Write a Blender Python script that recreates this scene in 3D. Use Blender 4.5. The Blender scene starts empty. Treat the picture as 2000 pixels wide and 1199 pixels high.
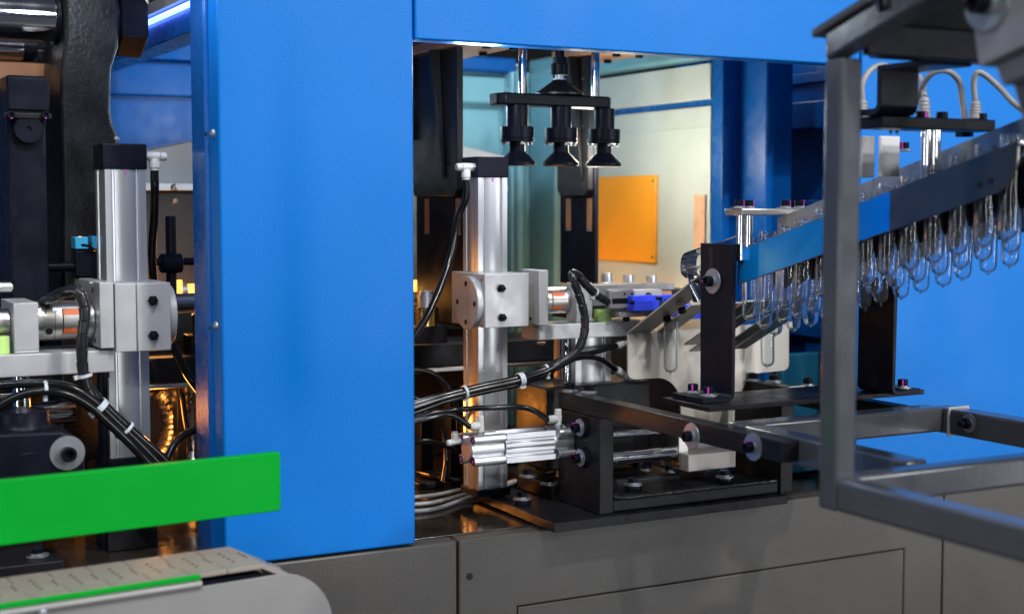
import bpy, bmesh, math, random
from mathutils import Vector, Matrix
random.seed(7)
S = bpy.context.scene
C = S.collection
R = math.radians
# ------------------------------------------------------------------ camera
CAM = Vector((0, -1.9, 1.45))
YAW, PIT, FPX = R(28.24), R(4.05), 2800.0
cd = bpy.data.cameras.new('camera'); cam = bpy.data.objects.new('camera', cd); C.objects.link(cam)
cam.location = CAM; cam.rotation_euler = (math.pi/2-PIT, 0, -YAW)
cd.sensor_width = 36; cd.lens = 36*FPX/2000; cd.clip_start = .01; cd.clip_end = 200
cd.dof.use_dof = True; cd.dof.focus_distance = 2.2; cd.dof.aperture_fstop = 3.2
S.camera = cam
# ------------------------------------------------------------------ world, lamps, exposure
w = bpy.data.worlds.new('World'); S.world = w; w.use_nodes = True
bg = w.node_tree.nodes['Background']; bg.inputs[0].default_value = (.40, .47, .70, 1); bg.inputs[1].default_value = .10
S.view_settings.view_transform = 'Standard'; S.view_settings.look = 'None'; S.view_settings.exposure = -.22; S.view_settings.gamma = 1
cy = S.cycles
cy.max_bounces = 12; cy.transmission_bounces = 12; cy.transparent_max_bounces = 16; cy.glossy_bounces = 5; cy.diffuse_bounces = 4
cy.caustics_reflective = False; cy.caustics_refractive = False; cy.sample_clamp_indirect = 4; cy.use_denoising = True

def lamp(name, kind, loc, target, power, col, size=.1, spot=60):
    l = bpy.data.lights.new(name, kind); l.energy = power; l.color = col
    if kind == 'AREA': l.shape = 'DISK'; l.size = size
    else: l.shadow_soft_size = size
    if kind == 'SPOT': l.spot_size = R(spot); l.spot_blend = .4
    o = bpy.data.objects.new(name, l); C.objects.link(o); o.location = loc
    o.rotation_euler = (Vector(target)-Vector(loc)).to_track_quat('-Z', 'Y').to_euler()
    return o
lamp('hall_spot', 'SPOT', (2.5, -3.0, 4.2), (1.15, 0, 1.1), 430, (1, .97, .93), .05, 50)
lamp('hall_spot', 'SPOT', (.5, -2.6, 4.4), (1.0, 0, 1.2), 330, (.95, .97, 1), .05, 60)
lamp('hall_spot', 'SPOT', (-1.8, -2.4, 3.9), (.7, 0, 1.2), 200, (.97, .97, 1), .06, 55)
lamp('added_soft_panel', 'AREA', (3.4, -4.6, 3.3), (1.1, 0, 1.3), 60, (.95, .97, 1), 1.6)  # unseen wide light added for reflections on the metal fronts
for bx, by, bp in ((5.2, -8.0, 120), (7.0, -5.5, 80), (-1.5, -8.5, 80), (-5.0, -1.6, 50)):      # unseen light boxes added for upright streaks on plastic and metal
    o = lamp('streak_light_box', 'AREA', (bx, by, 1.1), (1.2, 0, 1.2), bp, (.95, .97, 1), .4); o.data.shape = 'RECTANGLE'; o.data.size_y = 2.0
lamp('added_soft_panel', 'AREA', (5.0, -7.4, 4.2), (1.1, 0, 1.5), 210, (.95, .97, 1), 2.2)  # unseen wide light added for sheen on the column's upper part
lamp('added_soft_panel', 'AREA', (-.6, -3.6, 5.0), (1, 0, 1.2), 60, (.9, .95, 1), 2.0)  # another added wide light for soft reflections
lamp('cell_fill', 'POINT', (1.40, .37, 1.54), (0, 0, 0), 3.9, (1, .94, .78), .06)  # bare light added in the cell to brighten the side wall
lamp('cell_fill', 'POINT', (1.10, .60, 1.64), (0, 0, 0), 3.6, (.60, .84, 1), .05)  # added cool fill that tints the rear corner teal
lamp('cell_led_fill', 'POINT', (1.00, .07, 1.67), (0, 0, 0), 2.0, (.85, .92, 1), .04)  # light added for the right cylinder's top, no strip here
lamp('cell_led_fill', 'POINT', (.44, .03, 1.78), (0, 0, 0), 1.6, (.75, .86, 1), .04)  # added cool light over the left cylinder
lamp('cell_fill', 'POINT', (1.68, .34, 1.78), (0, 0, 0), .6, (.8, .9, 1), .05)  # added to lift the recessed panel right of the post
lamp('oven_glow', 'POINT', (1.0, .62, 1.26), (0, 0, 0), .8, (1, .42, .08), .04)
lamp('oven_glow', 'POINT', (.64, .64, 1.30), (0, 0, 0), .8, (1, .42, .08), .04)
lamp('oven_glow', 'POINT', (.91, .54, 1.05), (0, 0, 0), 3.2, (1, .33, .05), .03)
lamp('oven_glow', 'POINT', (.57, .38, 1.12), (0, 0, 0), 2.2, (1, .33, .05), .03)
lamp('oven_glow', 'POINT', (1.46, .62, 1.26), (0, 0, 0), .9, (1, .45, .1), .04)

# ------------------------------------------------------------------ measuring helpers: where a sight line meets a plane of the machine
_f = Vector((math.sin(YAW)*math.cos(PIT), math.cos(YAW)*math.cos(PIT), -math.sin(PIT)))
_r = Vector((math.cos(YAW), -math.sin(YAW), 0)); _u = _r.cross(_f)
def _on(ax, px, py, v):
    d = _f+_r*((px-1000)/FPX)+_u*((599.5-py)/FPX)
    return CAM+d*((v-CAM[ax])/d[ax])
def onX(px, py, v): return _on(0, px, py, v)
def onY(px, py, v): return _on(1, px, py, v)
def onZ(px, py, v): return _on(2, px, py, v)
# ------------------------------------------------------------------ mesh builder
def basis(d):
    d = Vector(d).normalized(); a = Vector((0, 0, 1)) if abs(d.z) < .9 else Vector((1, 0, 0))
    u = d.cross(a).normalized(); return u, d.cross(u).normalized(), d
class MB:
    def __init__(s): s.b = bmesh.new(); s.mi = 0
    def _f(s, vs):
        try:
            f = s.b.faces.new(vs); f.material_index = s.mi; return f
        except ValueError: return None
    def box(s, x0, x1, y0, y1, z0, z1):
        if x0 > x1: x0, x1 = x1, x0
        if y0 > y1: y0, y1 = y1, y0
        if z0 > z1: z0, z1 = z1, z0
        v = [s.b.verts.new((x, y, z)) for z in (z0, z1) for y in (y0, y1) for x in (x0, x1)]
        for q in ((0, 2, 3, 1), (4, 5, 7, 6), (0, 1, 5, 4), (2, 6, 7, 3), (0, 4, 6, 2), (1, 3, 7, 5)): s._f([v[i] for i in q])
        return s
    def hexa(s, a, b):                                   # two quads -> closed solid
        va = [s.b.verts.new(p) for p in a]; vb = [s.b.verts.new(p) for p in b]; n = len(a)
        s._f(va[::-1]); s._f(vb)
        for i in range(n): s._f([va[i], va[(i+1) % n], vb[(i+1) % n], vb[i]])
        return s
    def ext(s, pts, d):
        d = Vector(d); return s.hexa([Vector(p) for p in pts], [Vector(p)+d for p in pts])
    def lathe(s, prof, o=(0, 0, 0), d=(0, 0, 1), n=24, rad=None, capa=True, capb=True):
        u, v, dd = basis(d); o = Vector(o); rings = []
        for r, h in prof:
            ring = []
            for i in range(n):
                t = 2*math.pi*i/n
                k = r*(rad(t) if rad else 1)
                ring.append(s.b.verts.new(o+dd*h+(u*math.cos(t)+v*math.sin(t))*k))
            rings.append(ring)
        for a, b in zip(rings, rings[1:]):
            for i in range(n): s._f([a[i], a[(i+1) % n], b[(i+1) % n], b[i]])
        if capa: s._f(rings[0][::-1])
        if capb: s._f(rings[-1])
        return s
    def cyl(s, p0, p1, r, r1=None, n=24, ch=0):
        p0, p1 = Vector(p0), Vector(p1); L = (p1-p0).length; r1 = r if r1 is None else r1
        pr = [(r, 0), (r1, L)] if not ch else [(r-ch, 0), (r, ch), (r1, L-ch), (r1-ch, L)]
        return s.lathe(pr, p0, p1-p0, n)
    def tube(s, pts, r, n=10, rf=None):
        pts = [Vector(p) for p in pts]; rings = []; t = (pts[1]-pts[0]).normalized(); u, v, _ = basis(t); L = 0
        for i, p in enumerate(pts):
            a = pts[max(i-1, 0)]; b = pts[min(i+1, len(pts)-1)]; nt = (b-a).normalized()
            q = t.rotation_difference(nt); u = q @ u; v = q @ v; t = nt
            if i: L += (p-pts[i-1]).length
            k = r if rf is None else r*rf(L)
            rings.append([s.b.verts.new(p+(u*math.cos(2*math.pi*j/n)+v*math.sin(2*math.pi*j/n))*k) for j in range(n)])
        for a, b in zip(rings, rings[1:]):
            for i in range(n): s._f([a[i], a[(i+1) % n], b[(i+1) % n], b[i]])
        s._f(rings[0][::-1]); s._f(rings[-1]); return s
    def mesh(s, name, mats, ang=32):
        bmesh.ops.recalc_face_normals(s.b, faces=s.b.faces)
        m = bpy.data.meshes.new(name); s.b.to_mesh(m); s.b.free()
        for x in (mats if isinstance(mats, (list, tuple)) else [mats]): m.materials.append(x)
        m.polygons.foreach_set('use_smooth', [True]*len(m.polygons)); m.set_sharp_from_angle(angle=R(ang)); return m
    def build(s, name, mats, parent=None, bevel=0, label=None, ang=32, seg=2):
        co = [v.co for v in s.b.verts]
        lo = Vector([min(c[i] for c in co) for i in range(3)]); hi = Vector([max(c[i] for c in co) for i in range(3)])
        c = (lo+hi)/2
        for v in s.b.verts: v.co -= c
        o = bpy.data.objects.new(name, s.mesh(name, mats, ang)); C.objects.link(o); put(o, parent, c)
        if bevel:
            bv = o.modifiers.new('bevel', 'BEVEL'); bv.width = bevel; bv.segments = seg; bv.limit_method = 'ANGLE'; bv.angle_limit = R(40)
            bv.harden_normals = False
        if label: o['label'] = label
        return o
ORG = {}
def put(o, parent, c):
    c = Vector(c); ORG[o.name] = c
    if parent: o.parent = parent; o.location = c-ORG[parent.name]
    else: o.location = c
def thing(name, label, cat, loc, group=None):
    o = bpy.data.objects.new(name, None); C.objects.link(o); o.empty_display_size = .02; put(o, None, loc)
    return tag(o, label, cat, group)
def tag(o, label=None, cat=None, group=None, kind=None):
    if label: o['label'] = label
    if cat: o['category'] = cat
    if group: o['group'] = group
    if kind: o['kind'] = kind
    return o
def curve(pts, k=8):
    P = [Vector(p) for p in pts]; P = [2*P[0]-P[1]]+P+[2*P[-1]-P[-2]]; out = []
    for i in range(1, len(P)-2):
        a, b, c, d = P[i-1:i+3]
        for j in range(k):
            t = j/k
            out.append(.5*((2*b)+(c-a)*t+(2*a-5*b+4*c-d)*t*t+(3*b-a-3*c+d)*t**3))
    out.append(P[-2]); return out
def fb(m, x0, y0, x1, y1, Y, dep):                        # box whose front face on plane Y spans two sighted corners
    a = onY(x0, y0, Y); b = onY(x1, y1, Y); m.box(a.x, b.x, Y, Y+dep, b.z, a.z); return m
def lfb(m, xl, xc, xr, yt, yb, Y):                        # box seen by its left face (xl..xc) and front face (xc..xr)
    a = onY(xc, yt, Y); b = onY(xr, yb, Y); z0 = onY(xc, yb, Y).z; d = onX(xl, (yt+yb)/2, a.x).y-Y
    m.box(a.x, b.x, Y, Y+d, z0, a.z); return a.x, b.x, Y, Y+d, z0, a.z
# ------------------------------------------------------------------ materials
def mat(name, col, rough=.4, metal=0., bump=0., bscale=300., var=.12, vscale=14., coat=0., trans=0., ior=1.45, stretch=None, rvar=.12, spec=.5, emit=None, es=0., sss=0.):
    m = bpy.data.materials.new(name); m.use_nodes = True; t = m.node_tree; n = t.nodes; b = n['Principled BSDF']
    b.inputs['Roughness'].default_value = rough; b.inputs['Metallic'].default_value = metal; b.inputs['IOR'].default_value = ior
    b.inputs['Coat Weight'].default_value = coat; b.inputs['Transmission Weight'].default_value = trans
    b.inputs['Base Color'].default_value = (*col, 1)
    b.inputs['Specular IOR Level'].default_value = spec
    if sss:
        b.inputs['Subsurface Weight'].default_value = sss; b.inputs['Subsurface Radius'].default_value = (.01, .01, .01); b.inputs['Subsurface Scale'].default_value = .3
    if emit: b.inputs['Emission Color'].default_value = (*emit, 1); b.inputs['Emission Strength'].default_value = es
    tc = n.new('ShaderNodeTexCoord'); mp = n.new('ShaderNodeMapping'); t.links.new(tc.outputs['Object'], mp.inputs[0])
    if stretch: mp.inputs['Scale'].default_value = stretch
    def noise(sc, det=3):
        x = n.new('ShaderNodeTexNoise'); x.inputs['Scale'].default_value = sc; x.inputs['Detail'].default_value = det
        t.links.new(mp.outputs[0], x.inputs['Vector']); return x.outputs['Fac']
    if var:
        nz = noise(vscale, 5); mr = n.new('ShaderNodeMapRange'); mr.inputs['From Min'].default_value = .3; mr.inputs['From Max'].default_value = .7
        mr.inputs['To Min'].default_value = 1-var; mr.inputs['To Max'].default_value = 1+var; t.links.new(nz, mr.inputs[0])
        mx = n.new('ShaderNodeVectorMath'); mx.operation = 'SCALE'; mx.inputs[0].default_value = col; t.links.new(mr.outputs[0], mx.inputs['Scale'])
        t.links.new(mx.outputs[0], b.inputs['Base Color'])
    if rvar:
        nz = noise(vscale*2.3, 4); mr = n.new('ShaderNodeMapRange'); mr.inputs['From Min'].default_value = .3; mr.inputs['From Max'].default_value = .7
        mr.inputs['To Min'].default_value = max(.02, rough*(1-rvar*2)); mr.inputs['To Max'].default_value = rough*(1+rvar*2); t.links.new(nz, mr.inputs[0])
        t.links.new(mr.outputs[0], b.inputs['Roughness'])
    if bump:
        bp = n.new('ShaderNodeBump'); bp.inputs['Strength'].default_value = bump; bp.inputs['Distance'].default_value = .001
        t.links.new(noise(bscale, 2), bp.inputs['Height']); t.links.new(bp.outputs[0], b.inputs['Normal'])
    return m
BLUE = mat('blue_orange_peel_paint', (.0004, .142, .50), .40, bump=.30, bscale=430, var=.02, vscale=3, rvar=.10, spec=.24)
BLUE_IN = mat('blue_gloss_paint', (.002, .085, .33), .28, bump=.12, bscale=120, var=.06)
TEAL = mat('blue_paint_lit_pale', (.17, .39, .47), .35, bump=.06, bscale=90, var=.06)  # blue enclosure paint with its lit look put into the colour
CREAM = mat('wall_paint_lit_pale', (.56, .62, .58), .35, bump=.05, bscale=90, var=.05)  # oven light reflected by the glossy wall, put into the colour
AMBER = mat('amber_acrylic', (1.0, .40, .03), .22, var=.04)
GREY = mat('grey_machine_paint', (.066, .061, .056), .38, bump=.25, bscale=330, var=.05)
FRAME = mat('dark_grey_gloss_paint', (.066, .07, .08), .17, bump=.12, bscale=160, var=.07)
BLACK = mat('black_paint', (.012, .012, .014), .33, bump=.10, bscale=220, var=.25, spec=.18)
BLACKM = mat('black_oxide', (.006, .007, .013), .34, bump=.03, bscale=500, var=.25, spec=.12)
CAST = mat('black_cast_iron', (.008, .008, .010), .36, bump=.55, bscale=170, var=.4, spec=.45)
DECK = mat('black_glossy_deck', (.026, .022, .018), .13, bump=.22, bscale=45, var=.3, rvar=.3)
ALU = mat('anodised_aluminium', (.60, .61, .63), .42, 1., bump=.04, bscale=700, var=.05)
ALUB = mat('matt_aluminium_plate', (.43, .43, .44), .40, .30, bump=.05, bscale=400, var=.05)
ALUX = mat('extruded_aluminium', (.56, .57, .59), .31, .75, var=0, rvar=0)
ALUH = mat('extruded_aluminium_lengthwise', (.52, .53, .56), .30, .75, var=0, rvar=0)
STEEL = mat('brushed_stainless', (.55, .53, .50), .30, 1., bump=.06, bscale=900, var=.07, stretch=(.06, 1, 1))
CHROME = mat('chromed_steel', (.80, .80, .82), .09, 1., var=.03)
ZINC = mat('zinc_steel', (.36, .38, .41), .38, .75, var=.08)
BRASS = mat('brass', (.62, .43, .16), .28, 1., var=.08)
COPPER_TONE = mat('copper_toned_plate', (.42, .20, .10), .4, .6, var=.12)  # copper tone holds the orange light on flanges and slots
MAG = mat('magenta_marking_paint', (.55, .03, .50), .45, var=.1)
RUBBER = mat('black_hose', (.006, .006, .007), .17, bump=.03, bscale=300, var=.2, spec=.35)
WRAP = mat('black_spiral_wrap', (.014, .014, .016), .22, var=.2)
SATIN0 = mat('satin_block_steel', (.34, .32, .30), .36, .3, bump=.05, bscale=600, var=.06)
FIT = mat('grey_plastic_fitting', (.50, .51, .50), .38, var=.06)
TIE = mat('white_nylon', (.48, .52, .56), .4, var=.05)
GREEN = mat('green_polyethylene', (.001, .275, .022), .40, bump=.05, bscale=120, var=.10, vscale=4, spec=.08)
LIME = mat('lime_polyurethane', (.48, .72, .22), .3, sss=.3, var=.05)
SPIDER = mat('orange_red_rubber', (.62, .13, .04), .5)
BJAW = mat('blue_nylon', (.03, .06, .72), .3, var=.04)
SLAT = mat('beige_acetal_slat', (.25, .215, .185), .45, bump=.05, bscale=300, var=.07)
HOLE = mat('dark_hole', (.004, .004, .004), .6, var=0, rvar=0)
SENSB = mat('light_blue_plastic', (.05, .40, .70), .35)
WHITE = mat('white_plate', (.74, .74, .76), .4)
CABLEG = mat('grey_cable', (.42, .42, .42), .4)
SENSC = mat('mid_grey_cable', (.24, .24, .245), .4)
LAMPO = mat('glowing_orange_lamp', (.8, .3, .05), .4, var=0, rvar=0, emit=(1, .36, .05), es=4.5)
LAMPY = mat('glowing_amber_led', (.9, .4, .05), .4, var=0, rvar=0, emit=(1, .5, .06), es=3)
LED = mat('blue_white_led_strip', (.6, .7, 1), .4, var=0, rvar=0, emit=(.14, .26, 1), es=6)
PET = mat('clear_plastic', (.96, .985, 1), .03, trans=1., ior=1.45, var=0, rvar=0)
HOSEM = mat('braided_metal_hose', (.6, .6, .62), .3, 1.)
FLOORM = mat('hall_floor', (.10, .10, .11), .35)

# ------------------------------------------------------------------ shared fasteners
def hexr(t): return 1/max(math.cos((t+math.pi/6) % (math.pi/3)-math.pi/6), .5)*.866
def m_socket():
    m = MB(); m.lathe([(.98, 0), (1, .1), (1, 1.1), (.9, 1.22), (.62, 1.22), (.6, .5)], n=24, rad=None, capb=True); return m.mesh('socket_head', BLACKM)
def m_hexh():
    m = MB(); m.lathe([(1.1, 0), (1.1, .75), (1.0, .85)], n=24, rad=lambda t: hexr(t)); return m.mesh('hex_head', BLACKM, 20)
def m_washer():
    m = MB(); m.lathe([(1.75, 0), (1.75, .22), (1.1, .22), (1.1, .5), (.9, .5)], n=28); return m.mesh('washer', ZINC)
def m_wide():
    m = MB(); m.lathe([(2.3, 0), (2.35, .1), (2.3, .3), (1.1, .3), (1.1, .62), (.9, .62)], n=32); return m.mesh('washer', ZINC)
def m_stud():
    m = MB(); m.lathe([(1.1, 0), (1.1, .75), (1.0, .85)], n=24, rad=lambda t: hexr(t)); m.lathe([(.55, .8), (.55, 1.9), (.45, 2.0), (.3, 2.0), (.3, 1.6)], n=16); return m.mesh('lock_nut', BLACKM, 20)
def m_pan():
    m = MB(); m.lathe([(1.1, 0), (1.08, .15), (.9, .5), (.5, .75), (.4, .76), (.35, .5)], n=20); return m.mesh('pan_head', ZINC)
def m_mark():
    m = MB(); m.box(-.16, .16, .7, 1.02, .2, 1.24); m.box(-.16, .16, .95, 1.03, -.02, .3); return m.mesh('paint_mark', MAG)
def m_spacer():
    m = MB(); m.lathe([(1.6, -1.3), (1.65, -1.2), (1.65, -.1), (1.6, 0)], n=28); return m.mesh('spacer', BLACKM)
BM = {k: f() for k, f in (('socket', m_socket), ('hex', m_hexh), ('washer', m_washer), ('wide', m_wide), ('stud', m_stud), ('pan', m_pan), ('mark', m_mark), ('spacer', m_spacer))}
def bolt(parent, loc, d, size, kind='socket', washer='washer', mark=None, name=None, spacer=False):
    d = Vector(d)
    name = name or {'socket': 'bolt', 'hex': 'bolt', 'stud': 'lock_nut', 'pan': 'screw'}[kind]
    o = bpy.data.objects.new(name, BM[kind]); C.objects.link(o); put(o, parent, loc)
    o.rotation_euler = d.to_track_quat('Z', 'Y').to_euler(); o.scale = (size,)*3
    lift = 0
    if washer:
        q = bpy.data.objects.new('washer', BM[washer]); C.objects.link(q); q.parent = o
        lift = .62 if washer == 'wide' else .5
        o.location = Vector(o.location)+d.normalized()*size*lift; q.location = (0, 0, -lift)
    if spacer:
        q = bpy.data.objects.new('spacer', BM['spacer']); C.objects.link(q); q.parent = o; q.location = (0, 0, -lift)
    if mark is not None:
        q = bpy.data.objects.new('paint_mark', BM['mark']); C.objects.link(q); q.parent = o; q.rotation_euler = (0, 0, R(mark))
    return o
def hole(parent, loc, d, r, dep=.0006, name='hole'):
    d = Vector(d).normalized(); m = MB(); m.cyl(Vector(loc)-d*.0008, Vector(loc)+d*dep, r, n=20); return m.build(name, HOLE, parent)
def hose(name, pts, r, parent, m=None, n=12, k=8):
    b = MB(); c = curve(pts, k); b.tube(c, r, n); return b.build(name, m or RUBBER, parent), c
def ziptie(parent, p, d, r, w=.0042):
    u, v, dd = basis(d); p = Vector(p); b = MB()
    b.lathe([(r, -w/2), (r+.0012, -w/2), (r+.0012, w/2), (r, w/2)], p, d, 20, capa=False, capb=False)
    h = p+v*(r+.002); b.ext([h+u*a*.004+v*c*.003-dd*w*.6 for a, c in ((-1, -1), (1, -1), (1, 1), (-1, 1))], dd*w*1.2)
    return b.build('zip_tie', TIE, parent)
X_, Y_, Z_ = Vector((1, 0, 0)), Vector((0, 1, 0)), Vector((0, 0, 1))
# ================================================================== setting and machine body
m = MB(); m.box(-8, 10, -8, 8, -.05, 0); tag(m.build('hall_floor', FLOORM), kind='structure')
ZD = .953
t = thing('machine_deck', 'black glossy machine deck plate reflecting orange light below the mechanism', 'machine deck', (.9, .5, ZD))
m = MB(); m.box(-.6, 2.6, .032, 1.0, ZD-.02, ZD); m.build('deck_plate', DECK, t, .001)
t = thing('machine_cabinet', 'grey painted sheet metal machine base with recessed drawer front', 'machine cabinet', (1.4, 0, .1))
zt = .950
m = MB(); m.box(-.8, .9295, .004, .034, .1, zt); m.build('base_panel', GREY, t, .004, seg=3)
x0, x1, zz = 1.034, 1.8225, .834
m = MB(); m.ext([(.9335, .004, .1), (x0-.0015, .004, .1), (x0-.0015, .004, zz+.0015), (x1+.0015, .004, zz+.0015), (x1+.0015, .004, .1), (1.9165, .004, .1), (1.9165, .004, zt), (.9335, .004, zt)], (0, .03, 0))
m.build('base_panel', GREY, t, .003, seg=3)
m = MB(); m.box(1.9200, 3.6, .004, .034, .1, zt); m.build('base_panel', GREY, t, .003, seg=3)
m = MB(); m.box(x0, x1, .0045, .03, .12, zz); m.build('drawer_front', GREY, t, .002)
m = MB(); m.box(-.8, 3.6, .034, .05, .1, zt-.02); m.build('backing', HOLE, t)
hole(t, onY(917, 1125, .004), -Y_, .0056); hole(t, onY(1861, 990, .004), -Y_, .0052)

t = thing('blue_guard_column', 'wide upright blue sheet metal column with screws down its left edge', 'machine guard', (.715, .05, ZD))
m = MB(); m.box(.572, .8595, 0, .046, .9535, 2.2); m.build('front_panel', BLUE, t, .0035, seg=3)
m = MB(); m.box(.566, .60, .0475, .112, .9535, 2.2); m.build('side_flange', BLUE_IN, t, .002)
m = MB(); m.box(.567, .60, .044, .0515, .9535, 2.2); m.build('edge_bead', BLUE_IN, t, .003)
for px, py in ((417, 261), (423, 636)): bolt(t, onX(px, py, .572), -X_, .0058, 'pan', None)
hole(t, onX(402, 262, .566), -X_, .003)
hole(t, onX(409, 640, .566), -X_, .003)
t = thing('blue_header_panel', 'blue sheet metal header panel above the machine opening', 'machine guard', (1.25, 0, 1.69))
m = MB(); m.box(.8625, 1.697, .001, .022, 1.688, 2.2); m.build('front_panel', BLUE, t, .003, seg=3)
m = MB(); m.box(.8625, 1.697, .022, .05, 1.690, 1.72); m.build('return_lip', BLUE, t, .001)
t = thing('blue_side_door', 'large plain blue guard door behind the preform chute', 'machine guard', (2.4, 0, ZD))
m = MB(); m.box(1.701, 3.6, .0, .025, .9535, 2.2); m.build('door_panel', BLUE, t, .003, seg=3)
m = MB(); m.box(1.701, 1.72, .025, .06, .9535, 2.2); m.build('return_lip', BLUE_IN, t, .002)
# --- inner walls of the cell
t = thing('rear_guard_wall', 'blue rear enclosure wall with flanged rails seen through both openings', 'enclosure wall', (1, .96, ZD))
m = MB(); m.box(-.6, .93, .96, .985, ZD, 1.775); m.build('wall_panel', BLUE_IN, t)
m = MB(); m.box(.932, 1.56, .96, .985, ZD, 1.768); m.build('wall_panel', TEAL, t)
m = MB(); m.box(-.6, .93, .93, .96, 1.735, 1.78); m.build('rail', BLUE_IN, t, .004)
m = MB(); m.box(-.6, .93, .945, .96, 1.665, 1.735); m.build('rail', BLUE_IN, t, .004)
m = MB(); m.box(.932, 1.53, .925, .96, 1.742, 1.775); m.build('rail', BLUE_IN, t, .006)
m = MB(); m.box(.932, 1.53, .94, .96, 1.67, 1.735); m.build('rail', TEAL, t, .012)
m = MB(); m.box(-.6, .93, .95, .96, 1.44, 1.46); m.build('rail', BLUE_IN, t, .002)
for px, py in ((238, 115),): bolt(t, onY(px, py, .945), -Y_, .006, 'pan', None)
for i, (px, py) in enumerate(((1010, 130), (1050, 132), (1010, 162), (1050, 164), (992, 176))): bolt(t, onY(px, py, .935), -Y_, .006, 'pan', None)
t = thing('corner_post', 'pale blue folded corner post between rear and side enclosure walls', 'enclosure post', (1.56, .93, ZD))
m = MB(); m.box(1.51, 1.56, .915, .955, ZD, 1.745); m.build('post_flange', TEAL, t, .006)
m = MB(); m.box(1.555, 1.60, .80, .915, ZD, 1.745); m.build('post_flange', TEAL, t, .006)
m = MB(); m.cyl((1.527, .905, ZD), (1.527, .905, 1.74), .012, n=12); m.build('post_bead', TEAL, t)
t = thing('side_guard_wall', 'pale lit side wall of the cell carrying an amber window', 'enclosure wall', (1.61, .6, ZD))
zs = 1.642
m = MB(); m.box(1.603, 1.625, .30, .955, ZD, zs-.006); m.build('wall_panel', CREAM, t, .002)
m = MB(); m.box(1.601, 1.625, .30, .955, zs+.006, 1.715); m.build('wall_panel', CREAM, t, .002)
m = MB(); m.box(1.612, 1.626, .30, .955, zs-.006, zs+.006); m.build('seam', BLUE_IN, t)
m = MB(); m.box(1.585, 1.6025, .302, .90, ZD, 1.20); m.build('skirt_panel', BLACK, t, .002)
m = MB(); m.box(1.575, 1.625, .30, .955, 1.722, 1.775); m.build('top_rail', TEAL, t, .006)
m = MB(); m.box(1.6005, 1.603, .30, .955, 1.594, 1.597); m.build('fold_line', CREAM, t)
m = MB(); m.box(1.5965, 1.6028, .472, .80, 1.336, 1.510); win = m.build('amber_window', AMBER, t, .0015)
for a, b in ((.482, 1.498), (.482, 1.347)): hole(t, (1.5965, a, b), -X_, .0025, name='rivet')
m = MB(); m.box(1.598, 1.6028, .31, .345, 1.36, 1.47); m.build('orange_glow_strip', mat('peach_glow', (.80, .45, .28), .3), t, .001)  # orange glow on the wall painted as a peach strip
t = thing('blue_inner_post', 'blue folded upright post at the right end of the lit side wall', 'enclosure post', (1.61, .28, ZD))
m = MB(); m.box(1.603, 1.66, .262, .297, ZD, 1.8); m.build('post_face', BLUE_IN, t, .003)
m = MB(); m.box(1.640, 1.70, .18, .262, ZD, 1.8); m.build('post_return', BLUE_IN, t, .004)
t = thing('recessed_blue_panel', 'dark blue recessed panel with a cross rail right of the inner post', 'enclosure wall', (1.8, .3, ZD))
m = MB(); m.box(1.80, 1.82, .06, .7, ZD, 1.85); m.build('panel', BLUE_IN, t)
m = MB(); m.box(1.765, 1.80, .06, .7, 1.592, 1.645); m.build('cross_rail', BLUE_IN, t, .004)
m = MB(); m.box(1.785, 1.80, .06, .7, 1.68, 1.70); m.build('cross_rail', BLUE_IN, t, .002)
m = MB(); m.box(1.78, 1.80, .2, .42, 1.2, 1.46); m.build('panel_fold', BLUE_IN, t, .004)
m = MB(); m.box(1.66, 1.80, .15, .17, .96, 1.18); m.build('low_cover', mat('deep_teal_cover', (.015, .13, .22), .35), t, .003)
# --- sloping reflector hood behind the column
t = thing('oven_hood', 'pale grey sloping sheet metal hood behind the blue column', 'oven hood', (.9, .8, 1.3))
a = onY(285, 292, .72); b = onY(395, 262, .72); c = onY(985, 304, .72); d = onY(397, 360, .72); ap = Vector((.93, .72, a.z+(b.z-a.z)*(.93-a.x)/(b.x-a.x)*.72))
q = onY(900, 284, .72)
m = MB(); m.ext([(a.x-.03, .72, a.z-.008), ap, (q.x, .72, q.z), (c.x, .72, c.z), (c.x, .72, d.z), (a.x-.03, .72, d.z)], (0, .2, 0)); m.build('hood_cover', mat('pale_grey_sheet', (.50, .51, .52), .4, var=.05), t, .002)
m = MB(); m.box(a.x-.03, c.x, .705, .72, d.z-.012, d.z+.002); m.build('hood_trim', ALU, t, .001)
m = MB(); m.box(a.x-.03, c.x, .73, .90, d.z-.20, d.z-.013); m.build('skirt_panel', mat('dark_grey_sheet', (.030, .030, .034), .4), t, .002)
for px, py in ((340, 366), (341, 392)): bolt(t, onY(px, py, .705 if py < 380 else .73), -Y_, .006, 'pan', None)
# --- oven lamps
def lamps(name, label, segs, group):
    for i, (x0, x1, y, z) in enumerate(segs):
        t = thing(name, label[i], 'heater lamp', ((x0+x1)/2, y, z), group)
        m = MB(); m.cyl((x0, y, z), (x1, y, z), .011, n=16); m.build('quartz_tube', LAMPO, t)
        for xx, s in ((x0, -1), (x1, 1)):
            m = MB(); m.cyl((xx, y, z), (xx+s*.02, y, z), .014, n=16); m.build('end_cap', ZINC, t)
p = onY(385, 566, .66); q = onY(822, 558, .66)
lamps('heater_lamp', ['glowing orange heater lamp behind the left cylinder block', 'glowing orange heater lamp just right of the blue column', 'low glowing orange heater lamp above the deck behind the zip tied hoses', 'low glowing orange heater lamp behind the small horizontal cylinder'],
      [(p.x-.02, p.x+.06, .66, p.z), (q.x-.06, q.x+.012, .66, q.z), (onY(365, 880, .6).x, onY(365, 880, .6).x+.06, .6, onY(365, 880, .6).z), (onY(1050, 905, .5).x-.05, onY(1050, 905, .5).x+.05, .5, 1.0)], 'heater lamps')
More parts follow.
